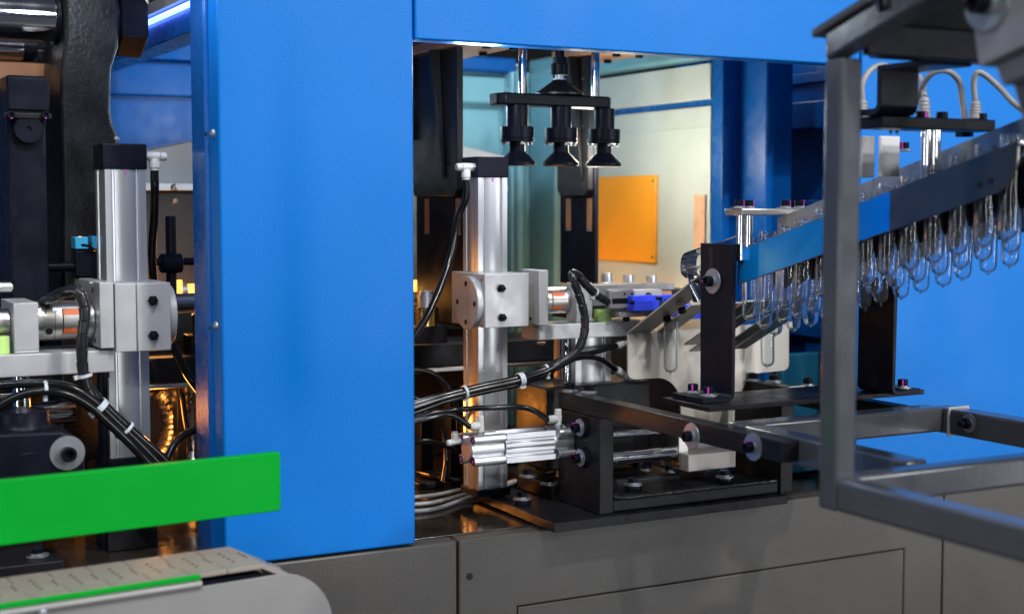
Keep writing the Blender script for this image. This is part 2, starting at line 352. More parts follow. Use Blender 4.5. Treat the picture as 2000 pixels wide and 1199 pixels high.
t = thing('heater_lamp', 'small glowing orange lamp end left of the black clamp rod', 'heater lamp', onY(346, 567, .64), 'heater lamps')
p = onY(346, 567, .64); m = MB(); m.cyl(p-Z_*.018, p+Z_*.018, .009, n=14); m.build('quartz_tube', LAMPO, t)
m = MB(); m.cyl(p-Z_*.03, p-Z_*.018, .011, n=14); m.build('end_cap', ZINC, t)
# --- long dark rails crossing behind the cylinders
t = thing('transfer_rail', 'long black transfer rail with a bright lower edge behind both cylinders', 'machine rail', (.9, .36, 1.2))
a = onY(860, 672, .36); b = onY(860, 716, .36)
m = MB(); m.box(.30, 1.38, .36, .40, b.z, a.z); m.build('rail_body', BLACK, t, .002)
m = MB(); m.box(.30, 1.38, .352, .40, b.z-.008, b.z-.001); m.build('bright_edge', STEEL, t, .001)
m = MB(); m.box(.30, 1.38, .40, .60, b.z+.01, a.z-.01); m.build('rail_web', BLACK, t, .002)
# --- mandrels
def mandrel(px, py, Y, label, base=True, hgt=.045, r=.0135):
    p = onY(px, py, Y)
    t = thing('mandrel', label, 'mandrel', (p.x, Y, p.z-hgt), 'preform mandrels on the transfer track')
    m = MB(); m.lathe([(r, -hgt), (r, -hgt*.45), (r*.78, -hgt*.38), (r*.78, -.006), (r*.72, 0)], p, Z_, 20); m.build('spindle', ALU, t)
    if base:
        m = MB(); m.lathe([(r*1.7, -hgt-.024), (r*1.7, -hgt-.0005)], p, Z_, 20); m.build('collar', BLACKM, t, .001)
for px, py, l in ((1185, 533, 'leftmost'), (1227, 537, 'middle'), (1272, 538, 'rightmost')): mandrel(px, py, .34, l+' grey mandrel of the row in front of the lit side wall')
m = MB(); a = onY(1160, 566, .33)
t = thing('mandrel_track', 'dark track strip under the row of grey mandrels', 'machine track', (1.45, .62, a.z))
m.box(1.31, 1.56, .30, .385, a.z-.05, a.z-.002); m.build('track', BLACK, t, .002)
for i in range(3):
    m = MB(); m.box(1.34+i*.07, 1.375+i*.07, .296, .2995, a.z-.014, a.z-.004); m.build('copper_plate', COPPER_TONE, t)
def brass_stub(pxl, pxr, y0, y1, y2, y3, y4, Y, label, ytop):
    a = onY(pxl, y1, Y); b = onY(pxr, y2, Y); cx = (a.x+b.x)/2; r = (b.x-a.x)/2
    t = thing('brass_spindle', label, 'mandrel', (cx, Y+r, b.z), 'brass spindles on black blocks')
    c = Vector((cx, Y+r, 0)); zt = onY(pxl, ytop, Y).z
    m = MB(); m.lathe([(r, b.z), (r, a.z-.002), (r-.002, a.z)], c, Z_, 28); m.build('brass_ring', BRASS, t)
    m = MB(); m.lathe([(r*.72, a.z), (r*.72, zt-.008), (r*.6, zt-.006), (r*.6, zt)], c, Z_, 24); m.build('steel_stub', ALU, t)
    m = MB(); m.box(cx-r*1.5, cx+r*1.4, Y-.004, Y+r*2.2, onY(pxl, y4, Y).z, b.z-.0006); m.build('black_block', BLACK, t, .002)
brass_stub(822, 864, 0, 602, 636, 0, 672, .30, 'brass ring with steel stub on a black block right of the blue column', 570)
brass_stub(381, 425, 0, 614, 652, 0, 700, .40, 'brass ring on a black block partly hidden left of the blue column', 594)
# ================================================================== lifting cylinders and their clamps
def fitting(parent, p, d, out, s=1., sub=None):           # elbow push-in fitting: hex stem along d from p, body leaving along out
    d = Vector(d).normalized(); out = Vector(out).normalized(); p = Vector(p); c = p+d*.013*s
    m = MB(); m.mi = 0
    m.cyl(p+d*.004*s, c+d*.007*s, .0058*s, n=20, ch=.0008); m.lathe([(.0062*s, 0), (.0066*s, .001*s), (.0066*s, .011*s), (.0056*s, .012*s)], c+out*.003*s, out, 20)
    m.lathe([(.0056*s, .012*s), (.0056*s, .0145*s), (.0050*s, .0145*s)], c+out*.003*s, out, 20)
    o = m.build('elbow_fitting', FIT, parent)
    if sub is not False:
        m = MB(); m.cyl(p-d*.0005, p+d*.005*s, .0062*s, n=6); m.build('stem_nut', ZINC, o, ang=20)
        m = MB(); m.lathe([(.0056*s, .0075*s), (.0052*s, .0145*s), (.0040*s, .0155*s)], c, d, 14); m.build('knurled_head', FIT, o, ang=15)
    return o, c+out*.017*s
def profile(w, h, cx, cyy):                               # extruded cylinder tube section, grooved faces
    k, g, r, P = w/2, w*.16, w*.055, []
    side = [(-1, 0), (-.66, 0), (-.62, .025), (-.60, .10), (-.53, .11)]+[(u, .012+.055*(u/.5)**2) for u in (-.5, -.4, -.3, -.2, -.1, 0, .1, .2, .3, .4, .5)]+[(.53, .11), (.60, .10), (.62, .025), (.66, 0)]
    for q in range(4):
        ca, sa = [(1, 0), (0, 1), (-1, 0), (0, -1)][q]
        for u, dd in side:
            if abs(u) == 1: u = math.copysign(.965, u)
            x, y = u*k, -(1-dd)*k
            P.append((cx+x*ca-y*sa, cyy+x*sa+y*ca))
    return P
def vcyl(label, capx, side_fit, zb, xoff):
    xl, xc, xr, yt, yb = capx; Y = .17
    a = onY(xc, yt, Y); b = onY(xr, yb, Y); w_ = b.x-a.x; cx, cyy = (a.x+b.x)/2, Y+w_/2
    t = thing('lifting_cylinder', label, 'air cylinder', (cx, cyy, zb), 'upright lifting cylinders')
    m = MB(); m.box(a.x, b.x, Y, Y+w_, b.z, a.z); m.build('end_cap', BLACKM, t, .0015)
    m = MB(); P = profile(w_*.94, 0, cx, cyy); m.hexa([(x, y, zb+.012) for x, y in P], [(x, y, b.z-.0005) for x, y in P]); m.build('barrel', ALUX, t, ang=18)
    m = MB(); m.box(a.x-.002, b.x+.002, Y-.002, Y+w_+.002, zb, zb+.0115); m.build('foot_plate', BLACKM, t, .001)
    m = MB(); m.box(cx-.001, cx+.001, Y+w_*.03-.0008, Y+w_*.03+.003, b.z-.007, b.z-.001); m.build('paint_mark', MAG, t)
    if side_fit > 0: p = Vector((b.x, cyy-.012, a.z-.017)); f, e = fitting(t, p, X_, -Z_, 1.15)
    else:
        p = Vector((a.x, cyy-.018, a.z-.017)); f, e = fitting(t, p, -X_, -Z_, 1.15)
        hole(t, (a.x, cyy-.022, a.z-.018), -X_, .0035, name='port')
    return t, e, (a.x, b.x, cx, cyy, w_)
cylL, eL, gL = vcyl('left upright silver lifting cylinder with black cap, between cast plate and blue column', (181, 200, 288, 280, 331), 1, 1.075, 0)
cylC, eC, gC = vcyl('right upright silver lifting cylinder with black cap, inside the opening', (899, 932, 994, 306, 347), -1, ZD+.02, 0)
m = MB(); m.box(gL[0]-.006, gL[1]+.004, .162, .24, ZD, 1.0745); tag(m.build('black_pedestal', BLACK, None, .002), 'black pedestal block under the left lifting cylinder', 'pedestal')
# clamp round the right cylinder
t = clampC = thing('cylinder_clamp', 'grey aluminium clamp block with round cover and two bolts on the right lifting cylinder', 'clamp block', onY(990, 640, .125), 'cylinder clamp blocks')
m = MB(); B = lfb(m, 882, 947, 1033, 536, 641, .125); m.build('clamp_body', ALUB, t, .0012)
r = .043; zc = onX(915, 590, B[0]).z; yc = B[2]+r+.003
m = MB(); m.lathe([(r, 0), (r, .010), (r-.001, .011)], (B[0], yc, zc), -X_, 48); cov = m.build('cover_disc', ALUB, t)
for a in range(4):
    th = a*math.pi/2; hole(cov, (B[0]-.0112, yc+math.cos(th)*.031, zc+math.sin(th)*.031), -X_, .0042, name='screw_hole')
for px, py in ((978, 563), (980, 620)): bolt(t, onY(px, py, .125), -Y_, .0062, 'stud', None)
for px, py in ((941, 547), (941, 636)): hole(t, onX(px, py, B[0]), -X_, .002)
m = MB(); F = lfb(m, 1019, 1053, 1071, 528, 636, .128); m.build('flange_plate', ALUB, t, .0012); hole(t, onX(1036, 622, F[0]), -X_, .003)
# clamp round the left cylinder
t = clampL = thing('cylinder_clamp', 'grey aluminium clamp block with two hex bolts on the left lifting cylinder', 'clamp block', onY(280, 686, .125), 'cylinder clamp blocks')
m = MB(); F = lfb(m, 146, 194, 224, 552, 681, .130); fl = m.build('flange_plate', ALUB, t, .0012)
for px, py in ((181, 566), (186, 664), (157, 560)): hole(t, onX(px, py, F[0]), -X_, .004)
m = MB(); a = onY(224, 554, .1265); b = onY(268, 686, .1265); m.box(a.x+.0003, b.x, .1265, .24, b.z, a.z); m.build('clamp_jaw', ALUB, t, .001)
m = MB(); a = onY(268, 554, .124); b2 = onY(335, 686, .124); m.box(b.x+.0003, b2.x, .124, .242, b.z, a.z+.0005); m.build('clamp_body', ALUB, t, .0012)
m = MB(); zc = (a.z+b.z)/2; m.lathe([(.043, 0), (.043, .010), (.042, .011)], (b2.x, .17, zc), X_, 40); m.build('cover_disc', ALUB, t)
for px, py in ((298, 587), (299, 655)): bolt(t, onY(px, py, .124), -Y_, .0068, 'stud', None)
bolt(t, onY(177, 549, .15)-Z_*.003, Z_, .0035, 'pan', None)
# --- cross plates, bearings, couplings
t = thing('bearing_plate', 'horizontal aluminium plate with bearing block and coupling left of the left lifting cylinder', 'bearing plate', onY(100, 722, .14))
m = MB(); a = onY(0, 690, .14); b = onY(224, 722, .14); zt_ = onY(224, 683, .14).z; m.box(a.x-.12, b.x, .14, .24, b.z-.003, zt_); m.build('base_plate', ALUB, t, .0015)
ztl = zt_
m = MB(); K = lfb(m, 3, 26, 77, 592, 686, .145); m.box(K[0], K[1], K[2], K[3], zt_+.0003, K[4]); m.build('bearing_block', ALUB, t, .0012)
hole(t, onX(12, 605, K[0]), -X_, .004); hole(t, onX(13, 665, K[0]), -X_, .004)
def sector(m, x0, x1, y, z, r0, r1, a0, a1, n=8):         # annular sector about an X axis; angle 0 faces the front
    pt = lambda r, a: (y-math.cos(R(a))*r, z+math.sin(R(a))*r)
    P = [pt(r1, a0+(a1-a0)*k/n) for k in range(n+1)]+[pt(r0, a1+(a0-a1)*k/n) for k in range(n+1)]
    m.ext([(x0, p, q) for p, q in P], (x1-x0, 0, 0))
def coupling(t, x0, x1, y, z, r):
    L = x1-x0; a, b = x0+L*.44, x0+L*.80
    m = MB(); m.cyl((x0, y, z), (a, y, z), r, n=44, ch=.0008); hub = m.build('coupling_hub', STEEL, t)
    m = MB(); m.cyl((x0+L*.30, y, z), (x0+L*.31, y, z), r*1.004, n=44); m.build('clamp_groove', HOLE, hub)
    m = MB(); m.cyl((b, y, z), (x1, y, z), r, n=44, ch=.0008); hub2 = m.build('coupling_hub', STEEL, t)
    m = MB(); m.cyl((a, y, z), (b, y, z), r*.55, n=24); m.build('core', BLACKM, t)
    for k in range(3):
        o = k*120
        m = MB(); sector(m, a+.0012, b+.0003, y, z, r*.5, r, o-20, o+20); m.build('jaw', STEEL, hub2)
        m = MB(); sector(m, a-.0003, b-.0012, y, z, r*.5, r, o+40, o+80); m.build('jaw', STEEL, hub)
        for q in (20.6, 80.6):
            m = MB(); sector(m, a+.001, b-.001, y, z, r*.5, r*.985, o+q, o+q+18.8); m.build('red_spider', SPIDER, t)
    for q, rr in ((-28, .0052), (48, .0036)): d = Vector((0, -math.cos(R(q)), math.sin(R(q)))); hole(t, Vector((x0+L*.2, y, z))+d*r, d, rr)
yc = .185; zc = onY(110, 626, yc).z
coupling(t, K[1]+.001, F[0]-.001, yc, zc, .0275)
m = MB(); m.cyl((K[0]-.2, yc, zc), (K[0], yc, zc), .012, n=24); m.build('shaft', CHROME, t)
m = MB(); m.cyl((K[0]-.02, yc, zc), (K[0]-.001, yc, zc), .02, n=24, ch=.001); m.build('shaft_collar', STEEL, t)
m = MB(); p = onY(2, 690, .146); m.lathe([(.0135, 0), (.0135, .023), (.0125, .024), (.006, .024), (.006, .012)], (p.x, .158, zt_+.0004), Z_, 28); tag(m.build('lime_bumper', LIME), 'lime green rubber bumper standing on the left bearing plate', 'bumper', 'lime green bumpers')
bolt(t, (onY(205, 730, .16).x, .165, b.z-.004), -Z_, .0075, 'socket', None)
t2 = thing('guide_post', 'dark steel post under the bolt of the left bearing plate', 'post', (onY(205, 760, .17).x, .19, 1.0)); c = onY(205, 760, .19)
m = MB(); m.cyl((c.x, .19, ZD), (c.x, .19, b.z-.004), .011, n=20); m.build('post_shaft', BLACKM, t2)
c = onY(42, 760, .17)
t2 = thing('guide_rod', 'chrome upright guide rod beneath the left bearing plate', 'guide rod', (c.x, .17, 1.15), 'upright guide rods')
m = MB(); m.cyl((c.x, .17, 1.12), (c.x, .17, b.z-.004), .0115, n=28); m.build('rod_shaft', CHROME, t2)
# right side plate
t = plateC = thing('bearing_plate', 'horizontal aluminium plate striped with shadows right of the right lifting cylinder', 'bearing plate', onY(1140, 660, .14))
m = MB(); a = onY(1053, 635, .14); b = onY(1262, 655, .14); zbot = onY(1053, 665, .14).z; m.box(a.x, b.x, .14, .20, zbot, a.z); m.build('base_plate', ALUB, t, .0015)
zp = a.z
bolt(t, onY(1053, 668, .17)+X_*.004, -Z_, .007, 'pan', None)
m = MB(); K = lfb(m, 1106, 1126, 1157, 553, 628, .148); m.box(K[0], K[1], K[2], K[3], zp+.0003, K[4]); m.build('bearing_block', ALUB, t, .0012)
yc = .185; zc = onY(1090, 586, yc).z
xs = onY(1071, 586, .128).x
coupling(t, xs+.0003, K[0]-.0005, yc, zc, .0225)
m = MB(); m.box(K[1]+.0005, onY(1262, 600, .16).x, .158, .20, onY(1160, 598, .158).z, onY(1160, 557, .158).z); m.build('rear_slide', mat('grey_slide', (.20, .195, .20), .4, .3), t, .001)
m = MB(); a = onY(1205, 557, .19); m.box(a.x, a.x+.12, .19, .23, a.z-.011, a.z); m.build('rear_slide', mat('grey_slide', (.20, .195, .20), .4, .3), t, .001)
p = onY(1185, 620, .146); m = MB(); m.lathe([(.0155, 0), (.0155, .019), (.0145, .020), (.007, .020), (.007, .01)], (p.x, .160, zp+.0004), Z_, 28); tag(m.build('lime_bumper', LIME), 'lime green rubber bumper standing under the gripper body', 'bumper', 'lime green bumpers')
# gripper
t = thing('gripper', 'grey aluminium gripper body holding blue nylon jaws', 'gripper', onY(1210, 610, .12))
GRIP = mat('grey_anodised_body', (.19, .185, .195), .38, .3)
m = MB(); G = lfb(m, 1181, 1190, 1238, 566, 605, .115); m.build('gripper_body', GRIP, t, .003)
m = MB(); fb(m, 1196, 583, 1238, 592, .1145, .004); m.build('slide_groove', BLACKM, t)
for px, py in ((1220, 574), (1234, 574), (1220, 603)): hole(t, onY(px, py, .115), -Y_, .0022, name='screw_hole')
m = MB(); fb(m, 1239, 567, 1293, 583, .118, .03); m.build('bright_block', ALUB, t, .001)
m = MB(); c = onY(1266, 581, .118); m.cyl(c+Y_*.005, c-Y_*.0008, .0085, n=24); m.build('recess', HOLE, t)
m = MB(); fb(m, 1236, 578, 1281, 588, .100, .05); fb(m, 1240, 588.2, 1288, 606, .094, .05); j = m.build('jaw', BJAW, t, .0012)
for px in (1232, 1239): bolt(t, onY(px, 591, .098), -Y_, .0032, 'socket', None)
m = MB(); fb(m, 1281, 577, 1318, 590, .115, .04); m.build('jaw', BJAW, t, .0012)
m = MB(); fb(m, 1282, 580, 1294, 588, .108, .006); m.build('jaw_pad', BLACKM, t, .001)
m = MB(); fb(m, 1340, 596, 1372, 622, .10, .05); m.build('jaw', BJAW, t, .001)
m = MB(); fb(m, 1209, 610, 1258, 618, .112, .03); m.build('stop_bracket', GRIP, t, .001)
bolt(t, onY(1223, 619, .125), -Z_, .0058, 'socket', None)
# uprights below the right plate
t = thing('guide_rod', 'chrome upright guide rod below the right bearing plate', 'guide rod', onY(1103, 760, .18), 'upright guide rods')
c = onY(1104, 700, .18); m = MB(); m.cyl((c.x, .18, ZD+.02), (c.x, .18, zbot), .0088, n=28); m.build('rod_shaft', CHROME, t)
t = thing('compact_cylinder', 'upright aluminium compact cylinder below the right bearing plate', 'air cylinder', onY(1156, 745, .165))
m = MB(); a = onY(1123, 700, .16); b = onY(1194, 744, .16); cx = (a.x+b.x)/2; w2 = b.x-a.x
P = profile(w2, 0, cx, .16+w2/2); m.hexa([(x, y, b.z) for x, y in P], [(x, y, zbot-.0005) for x, y in P]); m.build('barrel', ALUX, t, ang=18)
m = MB(); m.cyl((cx+.006, .16+w2/2, b.z-.012), (cx+.006, .16+w2/2, b.z), .008, n=24); m.build('piston_rod', CHROME, t)
pA = Vector((b.x-.004, .155, onY(1203, 676, .155).z)); fA, eA = fitting(t, pA+X_*.014, Vector((.9, 0, .35)), Vector((-.97, -.15, -.22)), 1.1)
pB = Vector((b.x-.004, .155, onY(1203, 722, .155).z)); fB, eB = fitting(t, pB+X_*.012-Z_*.003, Vector((.8, 0, -.4)), Vector((-.80, -.15, .5)), 1.1)
t = thing('black_carriage', 'black carriage block under the compact cylinder and stainless end plate', 'carriage', onY(1190, 800, .15))
m = MB(); a = onY(1070, 757, .13); b = onY(1272, 757, .13); m.box(a.x, b.x, .13, .24, ZD+.06, a.z); m.build('carriage_body', BLACK, t, .004)
m = MB(); c = onY(1237, 757, .17); m.cyl((c.x, .17, a.z), (c.x, .17, a.z+.014), .011, n=24); m.build('stub', CHROME, t)
m = MB(); c = onY(1250, 900, .15); m.lathe([(.03, ZD+.017), (.028, ZD+.03), (.02, ZD+.034), (.02, ZD+.06)], (c.x, .15, 0), Z_, 28); m.build('boss', CAST, t)
# ================================================================== suction heads and mould brackets
t = thing('nozzle_head', 'black three nozzle head hanging on two chrome rods from above', 'nozzle head', onY(1092, 200, .24))
Yh = .24
a = onY(978, 183, Yh-.022); b = onY(1201, 212, Yh-.022)
zb0, zb1 = onY(1092, 210, Yh).z, onY(1092, 187, Yh).z
xs = [onY(p, 260, Yh).x for p in (1008, 1093, 1177)]
x0, x1 = a.x, b.x; y0, y1 = Yh-.022, Yh+.022
m = MB(); ch = .012
m.ext([(x0, y0+ch, zb0), (x0+ch, y0, zb0), (x1-ch, y0, zb0), (x1, y0+ch, zb0), (x1, y1, zb0), (x0, y1, zb0)], (0, 0, zb1-zb0)); m.build('cross_bar', BLACKM, t, .003, seg=3)
for px in (1021, 1163):
    c = onY(px, 140, Yh+.012); m = MB(); m.cyl((c.x, Yh+.012, zb1), (c.x, Yh+.012, 1.9), .0075, n=24); m.build('guide_rod', CHROME, t)
c = Vector((xs[1], Yh, 0)); zz = lambda py: onY(1093, py, Yh).z
m = MB(); m.lathe([(.042, zb1), (.042, zz(183)), (.014, zz(160)), (.013, zz(157))], c, Z_, 32); m.build('cone', CAST, t)
m = MB(); m.lathe([(.0115, zz(162)), (.0115, zz(154))], c, Z_, 6); m.lathe([(.0075, zz(154)), (.0075, zz(146))], c, Z_, 20); m.build('lock_nut', ZINC, t, ang=20)
m = MB(); m.lathe([(.0145, zz(147)), (.0152, zz(145)), (.0152, zz(127)), (.0140, zz(125))], c, Z_, 28); m.lathe([(.0108, zz(125)), (.0108, zz(112))], c, Z_, 6); m.lathe([(.008, zz(112)), (.008, 1.9)], c, Z_, 20); m.build('threaded_coupling', BLACKM, t, ang=20)
for x in xs:
    c = Vector((x, Yh-.004, 0))
    m = MB(); m.lathe([(.0185, zb0), (.0185, zz(252))], c, Z_, 32); n_ = m.build('nozzle_barrel', BLACKM, t)
    m = MB(); m.lathe([(.0275, zz(252)), (.0285, zz(251)), (.0285, zz(272)), (.0275, zz(273)), (.0275, zz(274)), (.029, zz(275)), (.029, zz(279)), (.028, zz(280))], c, Z_, 36); m.build('flange', BLACKM, n_)
    m = MB(); m.lathe([(.0135, zz(280)), (.0135, zz(298)), (.030, zz(317)), (.031, zz(318)), (.031, zz(324)), (.028, zz(325)), (.0, zz(318))], c, Z_, 36, capb=False); m.build('bell_cup', BLACKM, n_)
    for k in range(6):
        th = k*math.pi/3+.35; m = MB(); p = c+Vector((math.cos(th)*.0235, math.sin(th)*.0235, zz(285))); m.cyl(p, p+Z_*.006, .0033, n=12); m.build('screw', ZINC, n_)
def mould_bracket(label, plabel, pl, pr, ytop, ybot, yb2, Yf, group):
    c = onY(pr, ybot, Yf); x = c.x; zt, zbt, zb2 = onY(pr, ytop, Yf).z, c.z, onY(pr, yb2, Yf).z; yb = onX(pl, 250, x).y
    t = thing('mould_bracket', label, 'bracket', (x, Yf, zbt), group)
    r = .012
    pts = [(x, yb, zt), (x, Yf, zt), (x, Yf, zbt+r), (x, Yf+r, zbt), (x, yb-r, zbt), (x, yb, zbt+r)]
    m = MB(); m.ext(pts, (.012, 0, 0)); m.build('web', BLACK, t, .0015)
    m = MB(); m.box(x-.0105, x-.0004, yb-.014, yb, zbt+.10, zt); m.build('rib', BLACK, t, .002)
    ym = Yf+(yb-Yf)*.40
    m = MB(); m.ext([(x-.020, ym, zt), (x-.0004, ym, zt), (x-.0004, ym-.02, zbt+.03), (x-.004, ym-.02, zbt+.03)], (0, -.010, 0)); m.build('gusset', BLACK, t, .0015)
    m = MB(); m.box(x-.012, x+.10, Yf-.14, yb, zt+.0005, zt+.016); f = m.build('top_flange', COPPER_TONE, t, .001)  # orange light under the black flange put into its colour
    for dx, dy in ((.03, -.05), (.08, -.05), (.03, .06), (.08, .06)): bolt(t, (x+dx, Yf+dy, zt), -Z_, .0075, 'hex', None)
    dz = zt-zbt
    for fy in (.16, .86):
        for fz in (.08, .22, .50, .62, .84): hole(t, (x-.0001, Yf+(yb-Yf)*fy, zbt+dz*fz), -X_, .0042, name='bolt_hole')
    p2 = thing('mould_plate', plabel, 'mould plate', (x+.013, Yf, zb2), 'black mould plates')
    m = MB(); m.box(x+.0125, x+.022, Yf-.004, yb+.01, zb2, zbt+.06); m.build('plate_body', BLACKM, p2, .002)
    for fy in (.12, .80):
        m = MB(); yy = Yf+(yb-Yf)*fy; m.box(x+.0119, x+.013, yy-.009, yy+.009, zbt-.062, zbt-.004); m.build('slot', COPPER_TONE, p2)  # slot coloured as lit orange
        m = MB(); m.box(x+.0115, x+.013, yy-.009, yy+.009, zbt-.066, zbt-.0625); m.build('slot_end', ZINC, p2)
mould_bracket('black mould bracket with gusset just right of the blue column, flange on top coloured as lit orange', 'black slotted mould plate below the bracket beside the blue column', 804, 893, 92, 383, 640, .27, 'black mould brackets')
mould_bracket('black mould bracket behind the right nozzle, flange on top coloured as lit orange', 'black slotted mould plate behind the right nozzle beside the amber window', 1088, 1148, 108, 383, 560, .40, 'black mould brackets')
# ================================================================== base plate, U bracket, small cylinder
ZP = .971
t = thing('mounting_plate', 'black mounting plate on the deck overhanging the grey machine front', 'mounting plate', (1.3, .1, .9565))
m = MB(); m.ext([(1.068, -.046, .9565), (1.515, -.046, .9565), (1.515, .24, .9565), (1.075, .24, .9565)], (0, 0, .0145)); m.build('plate_body', BLACK, t, .001)
def deckbolt(px, py, Y, par, s=.0072, z=None): bolt(par, (onY(px, py, Y).x, Y, ZP if z is None else z), Z_, s, 'hex', spacer=True)
for px, py in ((1020, 985), (962, 962), (1072, 955)):
    p = onZ(px, py, ZP); bolt(t, p+Z_*.009, Z_, .0086, 'hex', 'washer', None, spacer=True)
t = thing('black_clamp_block', 'small black block with two hex bolts left of the U bracket', 'block', onZ(1060, 960, ZP))
p = onZ(1088, 975, ZP); q = onZ(1010, 935, ZP)
m = MB(); m.box(p.x-.012, p.x+.04, p.y-.005, q.y, ZP+.0003, ZP+.024); m.build('block_body', BLACK, t, .002)
for px, py in ((1072, 945), (1031, 930)): bolt(t, onZ(px, py, ZP+.024), Z_, .0086, 'hex')
t = ub = thing('u_bracket', 'black welded U shaped bracket carrying the chute arms above the mounting plate', 'bracket', (1.34, 0, ZP))
x0, x1, yf, yb = 1.158, 1.184, -.030, .098
m = MB(); m.box(x0, x1, yf, yb, ZP+.0003, 1.122); m.build('leg', BLACK, t, .0015)
m = MB(); m.box(1.512, 1.538, yf, yb, ZP+.0003, 1.122); m.build('leg', BLACK, t, .0015)
m = MB(); m.box(x1+.0003, 1.5117, yf+.004, yb, ZP+.0003, ZP+.021); m.build('cross_bar', BLACK, t, .003)
m = MB(); pts = [(x1+.002+i*.0063, yf+.0045+.0006*math.sin(i*2.1), ZP+.021+.0035*math.exp(-i*.5)+.0003*math.sin(i*.9)) for i in range(52)]
m.tube(pts, .0032, 8, lambda L: 1+.12*math.sin(L*900)); m.build('weld_bead', CAST, t)
for px, py in ((1236, 945), (1415, 930)): bolt(t, onZ(px, py+12, ZP+.021)+Z_*.009, Z_, .0086, 'hex', spacer=True)
for px, py in ((1131, 834), (1132, 893)):
    p = onX(px+8, py, x0); m = MB(); m.cyl(p+X_*.0, p-X_*.006, .0165, n=32, ch=.0008); m.build('bush', BLACKM, t)
    bolt(t, p-X_*.006, -X_, .0078, 'socket', 'washer', mark=0)
t = scyl = thing('small_cylinder', 'small horizontal silver pneumatic cylinder with four corner bosses bolted to the U bracket', 'air cylinder', (1.06, .06, 1.07))
Ys = .062; zc = onY(1010, 868, Ys).z-.001; xa = onY(907, 868, Ys).x; xb = x0-.0005; h = .0195
L = xb-xa; xc0, xc1 = xa+L*.33, xa+L*.80
def sect(k=1.): return [(y*k, z*k) for y, z in ((-.022, -.022), (-.022, -.0135), (-.017, -.0125), (-.017, -.008), (-.0205, -.007), (-.0205, -.0015), (-.018, 0), (-.0205, .0015), (-.0205, .007), (-.017, .008), (-.017, .0125), (-.022, .0135), (-.022, .022), (-.0135, .022), (-.0125, .017), (.0125, .017), (.0135, .022), (.022, .022), (.022, -.022), (.0135, -.022), (.0125, -.017), (-.0125, -.017), (-.0135, -.022))]
m = MB(); m.hexa([(xc0, Ys+y*1.05, zc+z*1.05) for y, z in sect()], [(xc1, Ys+y*1.05, zc+z*1.05) for y, z in sect()]); m.build('barrel', ALUH, t, .0006, ang=25)
for e0, e1 in ((xa, xc0-.0005), (xc1+.0005, xb)):
    m = MB()
    m.cyl((e0+(.004 if e0 == xa else 0), Ys, zc), (e1, Ys, zc), .0185, n=32, ch=.001)
    cap = m.build('end_cap', ALU, t)
    m = MB(); m.box(e0+.012, e1-.003, Ys-.017, Ys+.017, zc-.0165, zc+.0165); m.build('cap_body', ALU, cap, .003)
    for sy in (-1, 1):
        for sz in (-1, 1):
            m = MB(); m.cyl((e0+(.006 if sy < 0 else .002), Ys+sy*.0165, zc+sz*.0165), (e1, Ys+sy*.0165, zc+sz*.0165), .0078, n=24, ch=.0008); m.build('boss', ALU, cap)
            if e0 == xa:
                m = MB(); m.mi = 0; p = Vector((e0+(.006 if sy < 0 else .002), Ys+sy*.0165, zc+sz*.0165)); m.lathe([(.0056, -.001), (.0056, .0008), (.003, .0008), (.0028, -.002)], p, -X_, 18); m.build('screw', BLACKM, cap)
                m = MB(); m.box(p.x-.0016, p.x-.0002, p.y-.0042, p.y-.0005, p.z-.002, p.z+.002); m.build('paint_mark', MAG, cap)
m = MB(); m.cyl((xa+.0038, Ys, zc), (xa+.003, Ys, zc), .0165, n=32); m.build('end_face', mat('rosy_bare_metal', (.42, .34, .34), .5, .5), t)
p1 = Vector((onY(936, 818, Ys).x, Ys-.004, zc+.0225)); f1, e1_ = fitting(t, p1, Z_, Vector((-1, -.02, 0)), 1.05)
p0 = Vector((onY(912, 830, Ys).x, Ys+.018, zc+.012)); f0, e0_ = fitting(t, p0, Vector((-1, 0, -.1)), Z_, .9)
p2 = Vector((onY(1090, 812, Ys).x, Ys, zc+.0225)); f2, e2_ = fitting(t, p2, Z_, Vector((-1, 0, 0)), 1.05)
# slide rods and slide block
t = thing('slide_block', 'stainless slide block with polished slide rods inside the U bracket', 'slide block', onY(1380, 900, .06))
m = MB(); fb(m, 1326, 822, 1344, 908, .05, .05); m.build('end_plate', STEEL, t, .001)
m = MB(); fb(m, 1344.3, 888, 1437, 912, .03, .08); m.build('foot_plate', SATIN0, t, .0015)
m = MB(); fb(m, 1345, 835, 1437, 886, .075, .012); m.build('web_plate', SATIN0, t, .001)
a = onY(1325, 884, .062)
m = MB(); m.cyl((x1, .062, a.z+.001), (a.x, .062, a.z+.001), .0105, n=32); m.build('slide_rod', CHROME, t)
a = onY(1325, 838, .075)
m = MB(); m.cyl((x1, .085, a.z-.002), (a.x, .085, a.z-.002), .006, n=24); m.build('slide_rod', CHROME, t)
t = thing('black_flange_foot', 'black cast foot with hex bolt on the plate behind the U bracket', 'foot block', onY(1260, 930, .10))
m = MB(); a = onY(1203, 930, .07); b = onY(1332, 930, .07); m.box(a.x, b.x, .07, .16, ZP+.0003, ZP+.030); m.build('foot_body', CAST, t, .004)
bolt(t, (onY(1310, 920, .085).x, .09, ZP+.03), Z_, .007, 'hex')
bolt(t, (onY(1275, 905, .10).x, .12, ZP+.03), Z_, .006, 'hex')
